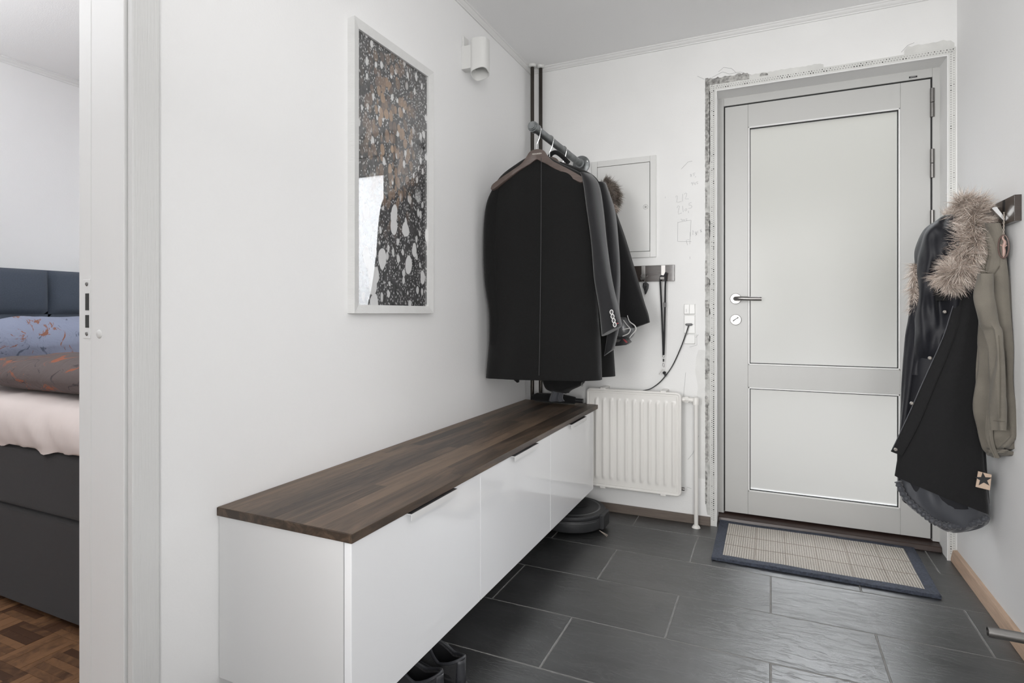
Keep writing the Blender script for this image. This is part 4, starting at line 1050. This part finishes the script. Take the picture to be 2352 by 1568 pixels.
bm = BM(); prism(bm, [P(u, v, 'Y', hy_ - .048) for u, v in ((1414, 779), (1426, 780), (1422, 785), (1414, 786))], (0, .004, 0)); ob('silver_edge', bm, M['steel'], hm)

# dark things on the bench below the coats
zt = ZT1 + .0015
bg = thing('shoulder_bag', 'black soft bag with a zip puller hanging below the coats above the bench', 'bag', (-1.0, 2.6, .60))
garment('body', LR([(800, 1250, 1330, .04), (850, 1244, 1345, .05), (880, 1250, 1340, .05), (896, 1262, 1312, .04), (902, 1296, 1306, .015)], 2.56, 2.56, .05), M['black_cotton'], bg, n=40, amp=.006, freq=4)
bm = BM(); a = P(1337, 882, 'Y', 2.51); tube(bm, [a + Vector((.004 * math.cos(t), 0, .009 * math.sin(t))) for t in [2 * PI * i / 14 for i in range(14)]], .0012, 6, closed=True); ob('zip_puller', bm, M['steel'], bg, True)
sc_ = thing('scarf', 'dark scarf hanging below the coats down onto the bench top', 'scarf', (-1.0, 2.52, zt))
garment('cloth', LR([(800, 1282, 1300, .02), (850, 1276, 1304, .022), (885, 1272, 1298, .022), (912, 1264, 1292, .024), (921, 1262, 1296, .020)], 2.55, 2.55, .02), M['lining'], sc_, n=48, amp=.006, freq=6)
um = thing('folded_umbrella', 'folded black umbrella lying on the far end of the bench top', 'umbrella', (-.98, 2.74, zt + .02))
bm = BM(); tube(bm, [(-1.13, 2.735, zt + .022), (-1.10, 2.735, zt + .026), (-.97, 2.735, zt + .026), (-.895, 2.73, zt + .022), (-.888, 2.73, zt + .022)], [.012, .022, .024, .018, .010], 18); ob('canopy', bm, M['black_cotton'], um, True)
bm = BM(); cyl(bm, (-.889, 2.73, zt + .022), (-.850, 2.73, zt + .022), .011, 16); ob('handle', bm, M['black_plastic'], um, True)

# ------------------------------------------------------------------ rail with parka and shirt on the right wall
rr_ = thing('hook_rail', 'dark brown hook rail with fold-out aluminium hooks on the right wall', 'hook rail', (XR, 2.45, 1.34))
bm = BM(); box(bm, XR - .018, XR, 2.215, 2.66, 1.298, 1.378); ob('board', bm, M['dark_wood'], rr_, bevel=.001)
for yk in (2.30, 2.40, 2.50, 2.60):
    bm = BM(); box(bm, XR - .0190, XR - .017, yk - .010, yk + .010, 1.306, 1.376); sl_ = ob('hook_slot', bm, M['black_gap'], rr_)
    bm = BM()
    x = XR - .0185
    prism(bm, [(x, yk - .009, 1.306), (x - .033, yk - .009, 1.352), (x - .029, yk - .009, 1.355), (x - .020, yk - .009, 1.356), (x + .001, yk - .009, 1.320)], (0, .018, 0)); ob('hook', bm, M['alu'], rr_, bevel=.0008)
orn = thing('hanging_ornament', 'oval brown-rimmed ornament on a twisted cord at the near end of the right wall rail', 'ornament', (.662, 2.25, 1.26))
oc = P(2305, 566, 'Y', 2.25); cd = P(2306, 487, 'Y', 2.29)
bm = BM(); 
for s in (0, PI): tube(bm, [cd.lerp(oc + Vector((0, 0, .038)), i / 24) + Vector((.0016 * math.cos(i * .8 + s), .0016 * math.sin(i * .8 + s), 0)) for i in range(25)], .0009, 6)
ob('cord', bm, M['cream_thread'], orn, True)
bm = BM(); on_ = Vector((-.25, -1, 0)).normalized(); ou = Vector((1, -.25, 0)).normalized()
tube(bm, [oc + ou * .0125 * math.cos(t) + Vector((0, 0, .036 * math.sin(t))) for t in [2 * PI * i / 30 for i in range(30)]], .0023, 8, closed=True); ob('rim', bm, M['ornament'], orn, True)
bm = BM(); tube(bm, spline([oc + Vector((0, 0, -.033)), oc + Vector((.001, 0, -.015)), oc + Vector((0, 0, 0)), oc + ou * .003 + Vector((0, 0, .014)), oc + ou * -.002 + Vector((0, 0, .026)), oc + Vector((0, 0, .034))], 4), [.0014, .0026, .004, .0042, .0046, .0044, .0040, .0036, .004, .0046, .005, .0046, .0042, .0038, .003, .003, .0028, .0024, .002, .0018, .001][:21], 8)
tube(bm, [oc + Vector((0, 0, 0)), oc + ou * -.008 + Vector((0, 0, .006))], .0018, 6); tube(bm, [oc + Vector((0, 0, -.004)), oc + ou * .008 + Vector((0, 0, .004))], .0018, 6); ob('figure', bm, M['copper'], orn, True)

# parka
pk = thing('parka', 'long black hooded parka with pale fur trim hanging on the right wall rail', 'coat', (.62, 2.45, .25))
ky = 2.47
garment('body', LR([(500, 2180, 2250, .03, .1), (540, 2128, 2260, .055, .2), (600, 2112, 2262, .07, .4), (680, 2102, 2256, .075, .5), (760, 2094, 2250, .08, .6), (860, 2090, 2252, .08, .7), (960, 2082, 2256, .085, .8), (1060, 2072, 2262, .085, .9), (1120, 2068, 2266, .085, .9), (1150, 2074, 2268, .08, .9)], ky, ky, .08), M['navy'], pk, n=96, amp=.007, freq=5, wr=.008, seed=3, wscale=8)
# hood: a full, crumpled shell
garment('hood', LR([(488, 2186, 2240, .02, .2), (500, 2158, 2250, .05, .6), (525, 2128, 2256, .075, 1), (565, 2112, 2258, .09, 1.2), (620, 2106, 2256, .092, 1.3), (680, 2104, 2250, .088, 1.3), (740, 2098, 2244, .07, 1.2), (800, 2094, 2240, .045, 1), (860, 2094, 2236, .02, .6)], ky - .035, ky - .03, .08), M['navy'], pk, n=120, k=12, amp=.010, freq=5, wr=.022, seed=12, wscale=22)
garment('sleeve', LR([(640, 2098, 2120, .03, .2), (720, 2090, 2126, .05, .6), (780, 2078, 2122, .055, .9), (880, 2074, 2112, .05, 1), (960, 2070, 2104, .05, 1), (1040, 2066, 2100, .045, 1), (1110, 2064, 2100, .04, .8)], ky + .02, ky, .05), M['navy'], pk, n=56, amp=.008, freq=4, wr=.010, seed=21, wscale=12)
yp = ky - .105
def pp(u, v, y=yp): return P(u, v, 'Y', y)
sheet('front_panel', [pp(2205, 648), pp(2192, 700), pp(2174, 765), pp(2150, 820), pp(2118, 880), pp(2092, 945), pp(2072, 1000), pp(2062, 1050), pp(2055, 1092)],
      [pp(2262, 600), pp(2262, 680), pp(2256, 760), pp(2252, 830), pp(2252, 900), pp(2256, 980), pp(2259, 1050), pp(2264, 1110), pp(2270, 1180)], M['black_cotton'], pk, bulge=.030, amp=.004, freq=2, seed=2, wr=.005, wscale=7)
sheet('placket', [pp(2206, 640, yp - .014), pp(2190, 700, yp - .016), pp(2170, 768, yp - .018), pp(2126, 866, yp - .018), pp(2084, 960, yp - .018), pp(2046, 1036, yp - .016)],
      [pp(2216, 648, yp - .018), pp(2208, 710, yp - .024), pp(2190, 780, yp - .026), pp(2150, 880, yp - .026), pp(2108, 980, yp - .024), pp(2072, 1046, yp - .022)], M['black_cotton'], pk, bulge=.003, amp=.0015, freq=1, nu=10, wr=.003, seed=6)
bm = BM(); tube(bm, spline([pp(2206, 648, yp - .020), pp(2186, 712, yp - .021), pp(2166, 774, yp - .022), pp(2124, 868, yp - .022), pp(2084, 958, yp - .022), pp(2048, 1034, yp - .020)], 6), .0013, 6); ob('piping', bm, M['lining'], pk, True)
for u, v in ((2170, 716), (2136, 822), (2094, 926), (2057, 1032), (2249, 592)):
    a = pp(u + (0 if v > 900 else 0), v, yp - .030); bm = BM(); lathe(bm, [(.0022, -.001), (.004, -.003), (.0058, -.002), (.0062, 0)], a, (0, 1, 0), 20); ob('snap', bm, M['snap'], pk, True)
# chest flap line
sheet('storm_flap', [pp(2126, 650, yp + .01), pp(2136, 672, yp + .005), pp(2150, 690, yp + .005)], [pp(2206, 655, yp), pp(2204, 672, yp), pp(2200, 690, yp)], M['black_cotton'], pk, bulge=.01, nu=12, amp=.002, seed=3)
# hem: padded lining gathered on an elastic
garment('hem', LR([(1070, 2070, 2262, .06, .3), (1100, 2062, 2266, .075, .6), (1130, 2066, 2268, .08, 1), (1160, 2086, 2272, .08, 1.2), (1185, 2122, 2273, .075, 1.2), (1204, 2150, 2262, .06, 1), (1217, 2176, 2216, .03, .8)], ky, ky - .02, .08), M['lining'], pk, n=120, amp=.007, freq=8, wr=.010, seed=31, wscale=13)
bm = BM(); el = spline([pp(2062, 1105, ky - .075), pp(2078, 1140, ky - .085), pp(2115, 1175, ky - .09), pp(2150, 1200, ky - .085), pp(2190, 1208, ky - .08), pp(2235, 1202, ky - .08), pp(2270, 1186, ky - .07)], 14)
tube(bm, el, [.010 + .0022 * math.sin(i * 1.7) for i in range(len(el))], 10, flat=1.0); ob('elastic_band', bm, M['lining'], pk, True)
fur('fur_trim', [P(2200, 480, 'Y', ky - .04), P(2232, 482, 'Y', ky - .07), P(2238, 512, 'Y', ky - .10), P(2233, 548, 'Y', ky - .125), P(2228, 580, 'Y', ky - .135), P(2212, 612, 'Y', ky - .14), P(2190, 632, 'Y', ky - .145), P(2174, 646, 'Y', ky - .145)], (.027, .018), 12000, .060, M['fur_pale'], pk, sag=.7, seed=8, width=.0011, curl=.9, away=(0, -1, 0))
fur('fur_trim', [P(2104, 606, 'Y', ky - .02), P(2099, 640, 'Y', ky - .02), P(2100, 680, 'Y', ky - .02), P(2104, 710, 'Y', ky - .01)], .006, 1300, .040, M['fur_pale'], pk, sag=.4, seed=18, width=.0007, curl=.5)
fur('fur_trim', [P(2170, 500, 'Y', ky), P(2192, 488, 'Y', ky), P(2206, 484, 'Y', ky)], .010, 1000, .040, M['fur_pale'], pk, sag=-.2, seed=19, width=.0007, curl=.5)
ylb = yp - .034
bm = BM(); lp = [pp(2247, 1082, ylb), pp(2278, 1090, ylb), pp(2274, 1126, ylb), pp(2241, 1118, ylb)]; prism(bm, lp, (0, .004, 0)); lb = ob('leather_patch', bm, M['tan_leather'], pk, bevel=.0008); lb['label'] = 'beige patch with black star'
ctr = pp(2259, 1101, ylb - .0012); bm = BM(); star = []
for i in range(10):
    a = PI / 2 + i * PI / 5 + .08; r_ = (.0235 if i % 2 == 0 else .0095); star.append(ctr + Vector((r_ * math.cos(a), 0, r_ * math.sin(a))))
cv = bm.verts.new(ctr); sv = [bm.verts.new(p) for p in star]; cb_ = bm.verts.new(ctr + Vector((0, .0015, 0))); sb_ = [bm.verts.new(p + Vector((0, .0015, 0))) for p in star]
for i in range(10):
    j = (i + 1) % 10; bm.faces.new((cv, sv[i], sv[j])); bm.faces.new((cb_, sb_[j], sb_[i])); bm.faces.new((sv[i], sb_[i], sb_[j], sv[j]))
ob('star', bm, M['black_plastic'], lb)

# olive overshirt
sh = thing('overshirt', 'olive grey canvas overshirt hanging on the right wall rail beside the parka', 'shirt', (.66, 2.32, .55))
def shp(u, v, y): return P(u, v, 'Y', y)
def shirt(rows, yl, yr, dep): return LR(rows, yl, yr, dep)
garment('body', shirt([(512, 2258, 2290, .015, .1), (540, 2256, 2300, .02, .3), (600, 2252, 2304, .026, .5), (660, 2245, 2308, .030, .8), (760, 2242, 2314, .030, 1.2), (860, 2246, 2320, .030, 1.5), (950, 2250, 2326, .030, 1.6), (1000, 2254, 2331, .028, 1.6, 990), (1030, 2266, 2330, .022, 1.4, 1006), (1050, 2284, 2296, .012, .5, 1040)], 2.365, 2.262, .03), M['olive'], sh, n=110, amp=.011, freq=6, wr=.012, seed=14, wscale=16)
garment('sleeve', shirt([(628, 2246, 2272, .014, .3), (680, 2246, 2278, .020, .6), (740, 2252, 2284, .022, 1.2), (762, 2266, 2292, .020, 1.2), (800, 2274, 2296, .018, 1), (880, 2280, 2306, .018, .8), (950, 2282, 2309, .016, .5), (988, 2281, 2308, .014, .3)], 2.235, 2.195, .02), M['olive'], sh, n=56, amp=.005, freq=3, wr=.009, seed=15, wscale=22)
sheet('button_placket', [shp(2262, 640, 2.28), shp(2266, 760, 2.28), shp(2270, 880, 2.27), shp(2264, 1000, 2.27), shp(2284, 1050, 2.27)], [shp(2272, 640, 2.26), shp(2278, 760, 2.25), shp(2280, 880, 2.25), shp(2276, 1000, 2.25), shp(2290, 1052, 2.26)], M['olive'], sh, bulge=.004, nu=8, amp=.002, seed=4)
sheet('collar', [shp(2248, 519, 2.33), shp(2254, 540, 2.33), shp(2262, 560, 2.32)], [shp(2276, 512, 2.32), shp(2270, 540, 2.31), shp(2266, 566, 2.31)], M['olive'], sh, bulge=.004, nu=10, amp=.001, wr=.001, thick=.004)
sheet('lapel', [shp(2270, 516, 2.30), shp(2264, 545, 2.295), shp(2270, 580, 2.285), shp(2262, 620, 2.285), shp(2264, 624, 2.285)], [shp(2288, 514, 2.29), shp(2294, 560, 2.275), shp(2298, 590, 2.265), shp(2294, 612, 2.265), shp(2280, 628, 2.27)], M['olive'], sh, bulge=.006, nu=12, amp=.001, wr=.002, thick=.004)
bm = BM(); tube(bm, spline([shp(2264, 545, 2.288), shp(2270, 580, 2.278), shp(2262, 620, 2.278), shp(2280, 630, 2.262), shp(2296, 610, 2.256)], 6), .0009, 6); ob('seam', bm, M['olive_dark'], sh, True)
bm = BM(); tube(bm, spline([shp(2281, 966, 2.188), shp(2308, 968, 2.178)], 3), .0008, 6); ob('cuff_seam', bm, M['olive_dark'], sh, True)
bm = BM(); tube(bm, spline([shp(2294, 770, 2.178), shp(2297, 860, 2.178), shp(2296, 960, 2.178)], 5), .0008, 6); ob('sleeve_seam', bm, M['olive_dark'], sh, True)

# ------------------------------------------------------------------ robot vacuum
rv = thing('robot_vacuum', 'round black robot vacuum parked on the slate floor under the far cabinet', 'robot vacuum', (-.877, 2.625, 0))
vc = Vector((-.877, 2.625, 0))
bm = BM(); lathe(bm, [(.0001, .012), (.150, .010), (.163, .016), (.168, .028), (.168, .060), (.166, .066), (.162, .068), (.0001, .068)], vc, (0, 0, 1), 64); ob('bumper', bm, M['black_matt'], rv, True, angle=35)
bm = BM(); lathe(bm, [(.0001, .066), (.158, .066), (.163, .070), (.164, .078), (.160, .084), (.150, .087), (.0001, .087)], vc, (0, 0, 1), 64); ob('housing', bm, M['black_matt'], rv, True, angle=35)
bm = BM(); lathe(bm, [(.128, .086), (.132, .0885), (.137, .0885), (.140, .086)], vc, (0, 0, 1), 64); ob('trim_ring', bm, M['grey_shell'], rv, True)
bm = BM(); lathe(bm, [(.0001, .086), (.052, .086), (.055, .0895), (.0001, .0905)], vc + Vector((.02, .03, 0)), (0, 0, 1), 40); ob('button_disc', bm, M['black_plastic'], rv, True)
bm = BM(); box(bm, vc.x + .150, vc.x + .176, vc.y - .055, vc.y + .045, .012, .083); ob('side_cover', bm, M['black_matt'], rv, bevel=.008, seg=3)
bm = BM()
for a in (-.3, 0, .3): tube(bm, [(vc.x + .155, vc.y - .06, .012), (vc.x + .19 + .01 * math.cos(a), vc.y - .085 + .03 * a, .003)], .0012, 5)
ob('side_brush', bm, M['cream_thread'], rv)
for z in (.040,):
    bm = BM(); tube(bm, [vc + Vector((.1688 * math.cos(a), .1688 * math.sin(a), z + .018)) for a in [-2.7 + 2.2 * i / 30 for i in range(31)]], .0012, 6); ob('bumper_line', bm, M['grey_shell'], rv, True)

# ------------------------------------------------------------------ trainers
def trainer(name_lab, loc, rot, grp, L=.285):
    t = thing('trainer', name_lab, 'shoe', loc, grp)
    Mx = Matrix.Translation(loc) @ Matrix.Rotation(rot, 4, 'Z')
    n = 56
    def foot(k, sc=1.0, grow=0):
        a = 2 * PI * k / n; c, s = math.cos(a), math.sin(a)    # c=+1 toe, -1 heel
        x = L / 2 * se(c, .85)
        wv = (.040 + .010 * (x / (L / 2)) - .016 * max(0, -x / (L / 2)) * 0 + .004 * math.sin(2.2 * x / L * PI)) * se(s, .8) * (1 + .0)
        if x < 0: wv *= .92
        return Vector((x * sc + grow * c, wv * sc + grow * s, 0))
    def collar(k, z0, inn=0):
        a = 2 * PI * k / n; c, s = math.cos(a), math.sin(a)
        x = -.075 + (.062 - inn) * c; y = (.033 - inn) * s
        z = z0 + .022 * max(0, -c) ** 1.5 + .030 * max(0, c) ** 1.2
        return Vector((x, y, z))
    def toeh(p):
        return .045 + .035 * max(0, min(1, (.09 - p.x) / .12))
    bm = BM(); rings(bm, [[Mx @ (foot(k, .94) + Vector((0, 0, .0))) for k in range(n)], [Mx @ (foot(k, 1.0, .002) + Vector((0, 0, .008))) for k in range(n)], [Mx @ (foot(k, 1.0, .003) + Vector((0, 0, .022 + .008 * (foot(k).x < 0)))) for k in range(n)], [Mx @ (foot(k, .97) + Vector((0, 0, .026 + .008 * (foot(k).x < 0)))) for k in range(n)]])
    ob('sole', bm, M['black_plastic'], t, True, angle=60)
    rs = [[Mx @ (foot(k, .985) + Vector((0, 0, .022))) for k in range(n)]]
    for w_, ex in ((.15, 0), (.35, 0), (.6, 0), (.82, 0), (.95, 0), (1.0, 0)):
        ring = []
        for k in range(n):
            f = foot(k, .985); c = collar(k, .070)
            x = f.x + (c.x - f.x) * (w_ ** 1.5); y = f.y + (c.y - f.y) * (w_ ** 1.4); z = .022 + (c.z - .022) * (math.sin(w_ * PI / 2) ** 1.0 if f.x > .02 else w_)
            ring.append(Mx @ Vector((x, y, z)))
        rs.append(ring)
    rs.append([Mx @ (collar(k, .071, .003) + Vector((0, 0, .003))) for k in range(n)])
    rs.append([Mx @ (collar(k, .066, .008)) for k in range(n)])
    bm = BM(); rings(bm, rs, cap=False); ob('upper', bm, M['shoe_knit'], t, True, angle=80)
    bm = BM(); rings(bm, [[Mx @ collar(k, .066, .008) for k in range(n)], [Mx @ (Vector((collar(k, 0, .006).x, collar(k, 0, .006).y, .040))) for k in range(n)], [Mx @ Vector((-.05, 0, .032)) + (Mx.to_3x3() @ Vector((.001 * math.cos(k), .001 * math.sin(k), 0))) for k in range(n)]], cap=False); ob('lining', bm, M['insole'], t, True)
    bm = BM(); tube(bm, [Mx @ (collar(k, .072, .002) + Vector((0, 0, .001))) for k in range(n)], .0042, 8, closed=True); ob('collar_pad', bm, M['shoe_trim'], t, True)
    # tongue
    ts = spline([(.055, 0, .078), (.02, 0, .096), (-.008, 0, .110), (-.030, 0, .122), (-.040, 0, .124)], 5); rs = []
    for i, p in enumerate(ts):
        w2 = .020 + .006 * i / len(ts); rs.append([Mx @ (p + Vector((0, w2 * math.cos(a), .004 * math.sin(a) - .010 * abs(math.cos(a)) ** 2))) for a in [2 * PI * j / 16 for j in range(16)]])
    bm = BM(); rings(bm, rs); ob('tongue', bm, M['shoe_trim'], t, True)
    bm = BM()
    for i in range(5):
        x = .062 - .018 * i; z = .072 + .0075 * i
        tube(bm, spline([Mx @ Vector((x, -.026, z - .008)), Mx @ Vector((x - .006, 0, z + .008)), Mx @ Vector((x - .014, .026, z - .004))], 4), .0022, 6)
        tube(bm, spline([Mx @ Vector((x, .026, z - .008)), Mx @ Vector((x - .006, 0, z + .010)), Mx @ Vector((x - .014, -.026, z - .004))], 4), .0022, 6)
    ob('laces', bm, M['lace'], t, True)
    # heel counter
    bm = BM(); rs = []
    for zz in (.026, .045, .065, .082, .092):
        w_ = (zz - .022) / .07; rr2 = []
        for k in range(n // 2 - 5, n // 2 + 6):
            f = foot(k, .985); c = collar(k, .070); rr2.append(Mx @ (Vector((f.x + (c.x - f.x) * w_ ** 1.5, f.y + (c.y - f.y) * w_ ** 1.4, zz)) + Vector((-.003, 0, 0))))
        rs.append(rr2)
    vg = [[bm.verts.new(p) for p in r] for r in rs]
    for a, b in zip(vg[:-1], vg[1:]):
        for j in range(len(a) - 1): bm.faces.new((a[j], a[j + 1], b[j + 1], b[j]))
    o = ob('heel_counter', bm, M['shoe_trim'], t, True); md = o.modifiers.new('thick', 'SOLIDIFY'); md.thickness = .002
    for sgn in (-1, 1):
        bm = BM(); prism(bm, [Mx @ Vector((x, sgn * yy, z)) for x, yy, z in ((-.075, .0425, .055), (-.02, .046, .058), (-.012, .046, .064), (-.06, .0425, .061))], Mx.to_3x3() @ Vector((0, -sgn * .003, 0))); ob('side_stripe', bm, M['lace'], t)
    return t
trainer('black running shoe under the near cabinet, the farther of the pair', (-.880, 1.362, 0), math.radians(166), 'black running shoes under the near cabinet')
trainer('black running shoe under the near cabinet, the nearer of the pair', (-.905, 1.245, 0), math.radians(184), 'black running shoes under the near cabinet')

# ------------------------------------------------------------------ door mat
mt = thing('door_mat', 'cream ribbed door mat with navy border lying in front of the entrance door', 'door mat', (.16, 2.7, 0))
MA, MB_, MC, MD = Vector((-.222, 2.475, 0)), Vector((.552, 2.468, 0)), Vector((.560, 2.938, 0)), Vector((-.225, 2.940, 0))
def mp_(s, t): return MA.lerp(MB_, s).lerp(MD.lerp(MC, s), t)
def mat_part(nm, s0, s1, t0, t1, z0, z1, mat, nu=60, nv=24, wav=.003):
    bm = BM(); g_ = []
    for j in range(nv + 1):
        row = []
        for i in range(nu + 1):
            s = s0 + (s1 - s0) * i / nu; t = t0 + (t1 - t0) * j / nv; p = mp_(s, t)
            wz = z1 + wav * noise.noise(Vector((p.x * 7, p.y * 7, 0))) + (.004 * max(0, 1 - t * 9) * (.5 + .5 * math.sin(s * 9 + 4)))
            row.append(p + Vector((0, 0, wz)))
        g_.append(row)
    vt = [[bm.verts.new(p) for p in r] for r in g_]; vb = [[bm.verts.new((p.x, p.y, z0)) for p in r] for r in g_]
    for j in range(nv):
        for i in range(nu):
            bm.faces.new((vt[j][i], vt[j][i + 1], vt[j + 1][i + 1], vt[j + 1][i]))
    for i in range(nu):
        bm.faces.new((vt[0][i + 1], vt[0][i], vb[0][i], vb[0][i + 1])); bm.faces.new((vt[-1][i], vt[-1][i + 1], vb[-1][i + 1], vb[-1][i]))
    for j in range(nv):
        bm.faces.new((vt[j][0], vt[j + 1][0], vb[j + 1][0], vb[j][0])); bm.faces.new((vt[j + 1][-1], vt[j][-1], vb[j][-1], vb[j + 1][-1]))
    return ob(nm, bm, mat, mt, True, angle=50)
bs, bt_ = .052, .085
mat_part('woven_field', bs, 1 - bs, bt_, 1 - bt_ * .6, .002, .0105, M['sisal'])
for a in ((0, 1, 0, bt_), (0, 1, 1 - bt_ * .6, 1), (0, bs, bt_, 1 - bt_ * .6), (1 - bs, 1, bt_, 1 - bt_ * .6)):
    mat_part('border', a[0], a[1], a[2], a[3], .0015, .0125, M['navy_border'], nu=60 if a[1] - a[0] > .5 else 6, nv=24 if a[3] - a[2] > .5 else 5)
bm = BM()
for s in (.21, .36, .51, .66, .81): tube(bm, [mp_(s, bt_ + (.94 - bt_) * i / 20) + Vector((0, 0, .0112 + .003 * noise.noise(Vector((mp_(s, bt_ + (.94 - bt_) * i / 20).x * 7, mp_(s, bt_ + (.94 - bt_) * i / 20).y * 7, 0))))) for i in range(21)], .0011, 5)
for t in (.36, .62): tube(bm, [mp_(bs + (1 - 2 * bs) * i / 30, t) + Vector((0, 0, .0112 + .003 * noise.noise(Vector((mp_(bs + (1 - 2 * bs) * i / 30, t).x * 7, mp_(bs + (1 - 2 * bs) * i / 30, t).y * 7, 0))))) for i in range(31)], .0011, 5)
M['mat_line'] = plain('taupe_woven_line', lin(158, 148, 138), .95)
ob('woven_line', bm, M['mat_line'], mt)

# ------------------------------------------------------------------ steel tube at the lower right
tb = thing('steel_tube_rail', 'open-ended brushed steel tube sticking out from the right wall above the floor', 'rail', (XR, 1.6, .303))
bm = BM(); a = Vector((.442, 1.6, .3035)); b = Vector((XR, 1.6, .3035)); nn = 28
def circ(p, r): return [p + Vector((0, r * math.cos(2 * PI * k / nn), r * math.sin(2 * PI * k / nn))) for k in range(nn)]
rings(bm, [circ(b, .0112), circ(a, .0112), circ(a, .0095), circ(a + Vector((.05, 0, 0)), .0095)], cap=False); ob('tube', bm, M['steel'], tb, True, angle=40)
bm = BM(); lathe(bm, [(.0001, 0), (.026, 0), (.026, -.005), (.012, -.007)], (XR, 1.6, .3035), (1, 0, 0), 32); ob('wall_flange', bm, M['steel'], tb, True)

# ------------------------------------------------------------------ bed
bd = thing('box_spring_bed', 'dark grey box spring bed with pale sheet and tufted blue-grey headboard in the bedroom', 'bed', (-2.5, 1.9, 0))
BX0, BX1, BY0, BY1 = -3.44, -1.46, 1.07, 2.67
def cushion(nm, x0, x1, y0, y1, z0, z1, mat, par, r=.02, seg=4):
    bm = BM(); box(bm, x0, x1, y0, y1, z0, z1); return ob(nm, bm, mat, par, bevel=r, seg=seg)
cushion('drawer_base', BX0, BX1, BY0 + .004, BY1, .02, .345, M['grey_fabric'], bd, .012)
cushion('box_spring', BX0, BX1, BY0, BY1, .352, .560, M['grey_fabric'], bd, .018)
for xx in (BX0 + .06, BX1 - .06):
    for yy in (BY0 + .08, BY1 - .08):
        bm = BM(); cyl(bm, (xx, yy, 0), (xx, yy, .03), .03, 20); ob('leg', bm, M['black_plastic'], bd, True)
# fitted sheet over the mattress: grid with soft wrinkles
bm = BM(); rs = []
nxs = 90
prof = [(BY0 - .004, .563), (BY0 - .014, .60), (BY0 - .012, .65), (BY0 + .012, .695), (BY0 + .06, .715), (BY0 + .2, .722), (BY0 + .5, .725), (BY0 + .9, .725), (BY1 - .03, .71), (BY1, .565)]
pr = spline([Vector((0, a, b)) for a, b in prof], 5)
gv = []
for i in range(nxs + 1):
    xx = BX0 + .02 + (BX1 - BX0 - .03) * i / nxs; row = []
    for j, p in enumerate(pr):
        w_ = noise.noise(Vector((xx * 9 + p.z * 6, p.y * 3, p.z * 3))) * .012 + noise.noise(Vector((xx * 26 + p.z * 22, p.y * 8, p.z * 5))) * .005
        dz = w_ * .5; dy = -w_ if p.y < BY0 + .05 else 0
        if j == 0: dz = .006 * math.sin(xx * 21) + .004 * math.sin(xx * 47)
        row.append(bm.verts.new((xx, p.y + dy, p.z + dz)))
    gv.append(row)
for a, b in zip(gv[:-1], gv[1:]):
    for j in range(len(a) - 1): bm.faces.new((a[j], a[j + 1], b[j + 1], b[j]))
for row in (gv[0], gv[-1]): bm.faces.new(row)
ob('mattress', bm, M['sheet'], bd, True, angle=80)
# headboard: tufted panels
hb0, hb1 = BY0 - .02, BY1 + .02
bm = BM(); box(bm, -3.60, -3.53, hb0, hb1, .10, 1.245); hbo = ob('headboard', bm, M['blue_fabric'], bd, bevel=.015, seg=3)
pw = (hb1 - hb0) / 6
cols_ = [1.748 + k * pw for k in range(-4, 5)]
ys_ = [hb0] + [c for c in cols_ if hb0 + .05 < c < hb1 - .05] + [hb1]
for za, zb in ((.45, .74), (.74, 1.012), (1.012, 1.247)):
    for ya, yb in zip(ys_[:-1], ys_[1:]):
        bm = BM(); g_ = []; q_ = 14
        for i in range(q_ + 1):
            row = []
            for j in range(q_ + 1):
                s, t_ = i / q_, j / q_; hgt = (math.sin(PI * s) * math.sin(PI * t_)) ** .33 * .045 if 0 < s < 1 and 0 < t_ < 1 else 0
                row.append(bm.verts.new((-3.53 + hgt, ya + (yb - ya) * s, za + (zb - za) * t_)))
            g_.append(row)
        for a, b in zip(g_[:-1], g_[1:]):
            for j in range(q_): bm.faces.new((a[j], a[j + 1], b[j + 1], b[j]))
        ob('tufted_panel', bm, M['blue_fabric'], hbo, True, angle=80)
# bedding: pillow and folded duvet
def puffy(nm, c, hx_, hy2, hz_, mat, lab, cat, seedv, e=.45, wr=.02, sc=6, rot=0.0, pw=.55):
    bm = BM(); rs = []
    n1, n2 = 40, 72
    for i in range(n1 + 1):
        ph = -PI / 2 + PI * i / n1; r = []
        for k in range(n2):
            a = 2 * PI * k / n2; cz = math.cos(ph)
            p = Vector((hx_ * se(math.cos(a), e) * max(cz, .001) ** pw, hy2 * se(math.sin(a), e) * max(cz, .001) ** pw, hz_ * math.sin(ph)))
            nn_ = noise.noise(Vector((p.x * sc + seedv, p.y * sc, p.z * sc))) * wr + noise.noise(Vector((p.x * sc * 3 + seedv, p.y * sc * 3, p.z * 9))) * wr * .35
            p = p * (1 + 0) + Vector((0, 0, nn_)) if ph > -.3 else p
            p = Matrix.Rotation(rot, 3, 'Y') @ p
            r.append(Vector(c) + p)
        rs.append(r)
    rings(bm, rs)
    return tag(ob(nm, bm, mat, None, True, angle=80), lab, cat)
puffy('pillow', (-3.18, 1.64, .865), .26, .44, .125, M['pillow'], 'plump blue-grey leaf-print pillow against the bedroom headboard', 'pillow', 3.1, rot=-.15)
puffy('rolled_duvet', (-2.22, 1.315, .792), .66, .19, .068, M['duvet'], 'rolled taupe leaf-print duvet lying along the near side of the bed', 'duvet', 9.4, wr=.010, e=.3, pw=.5)
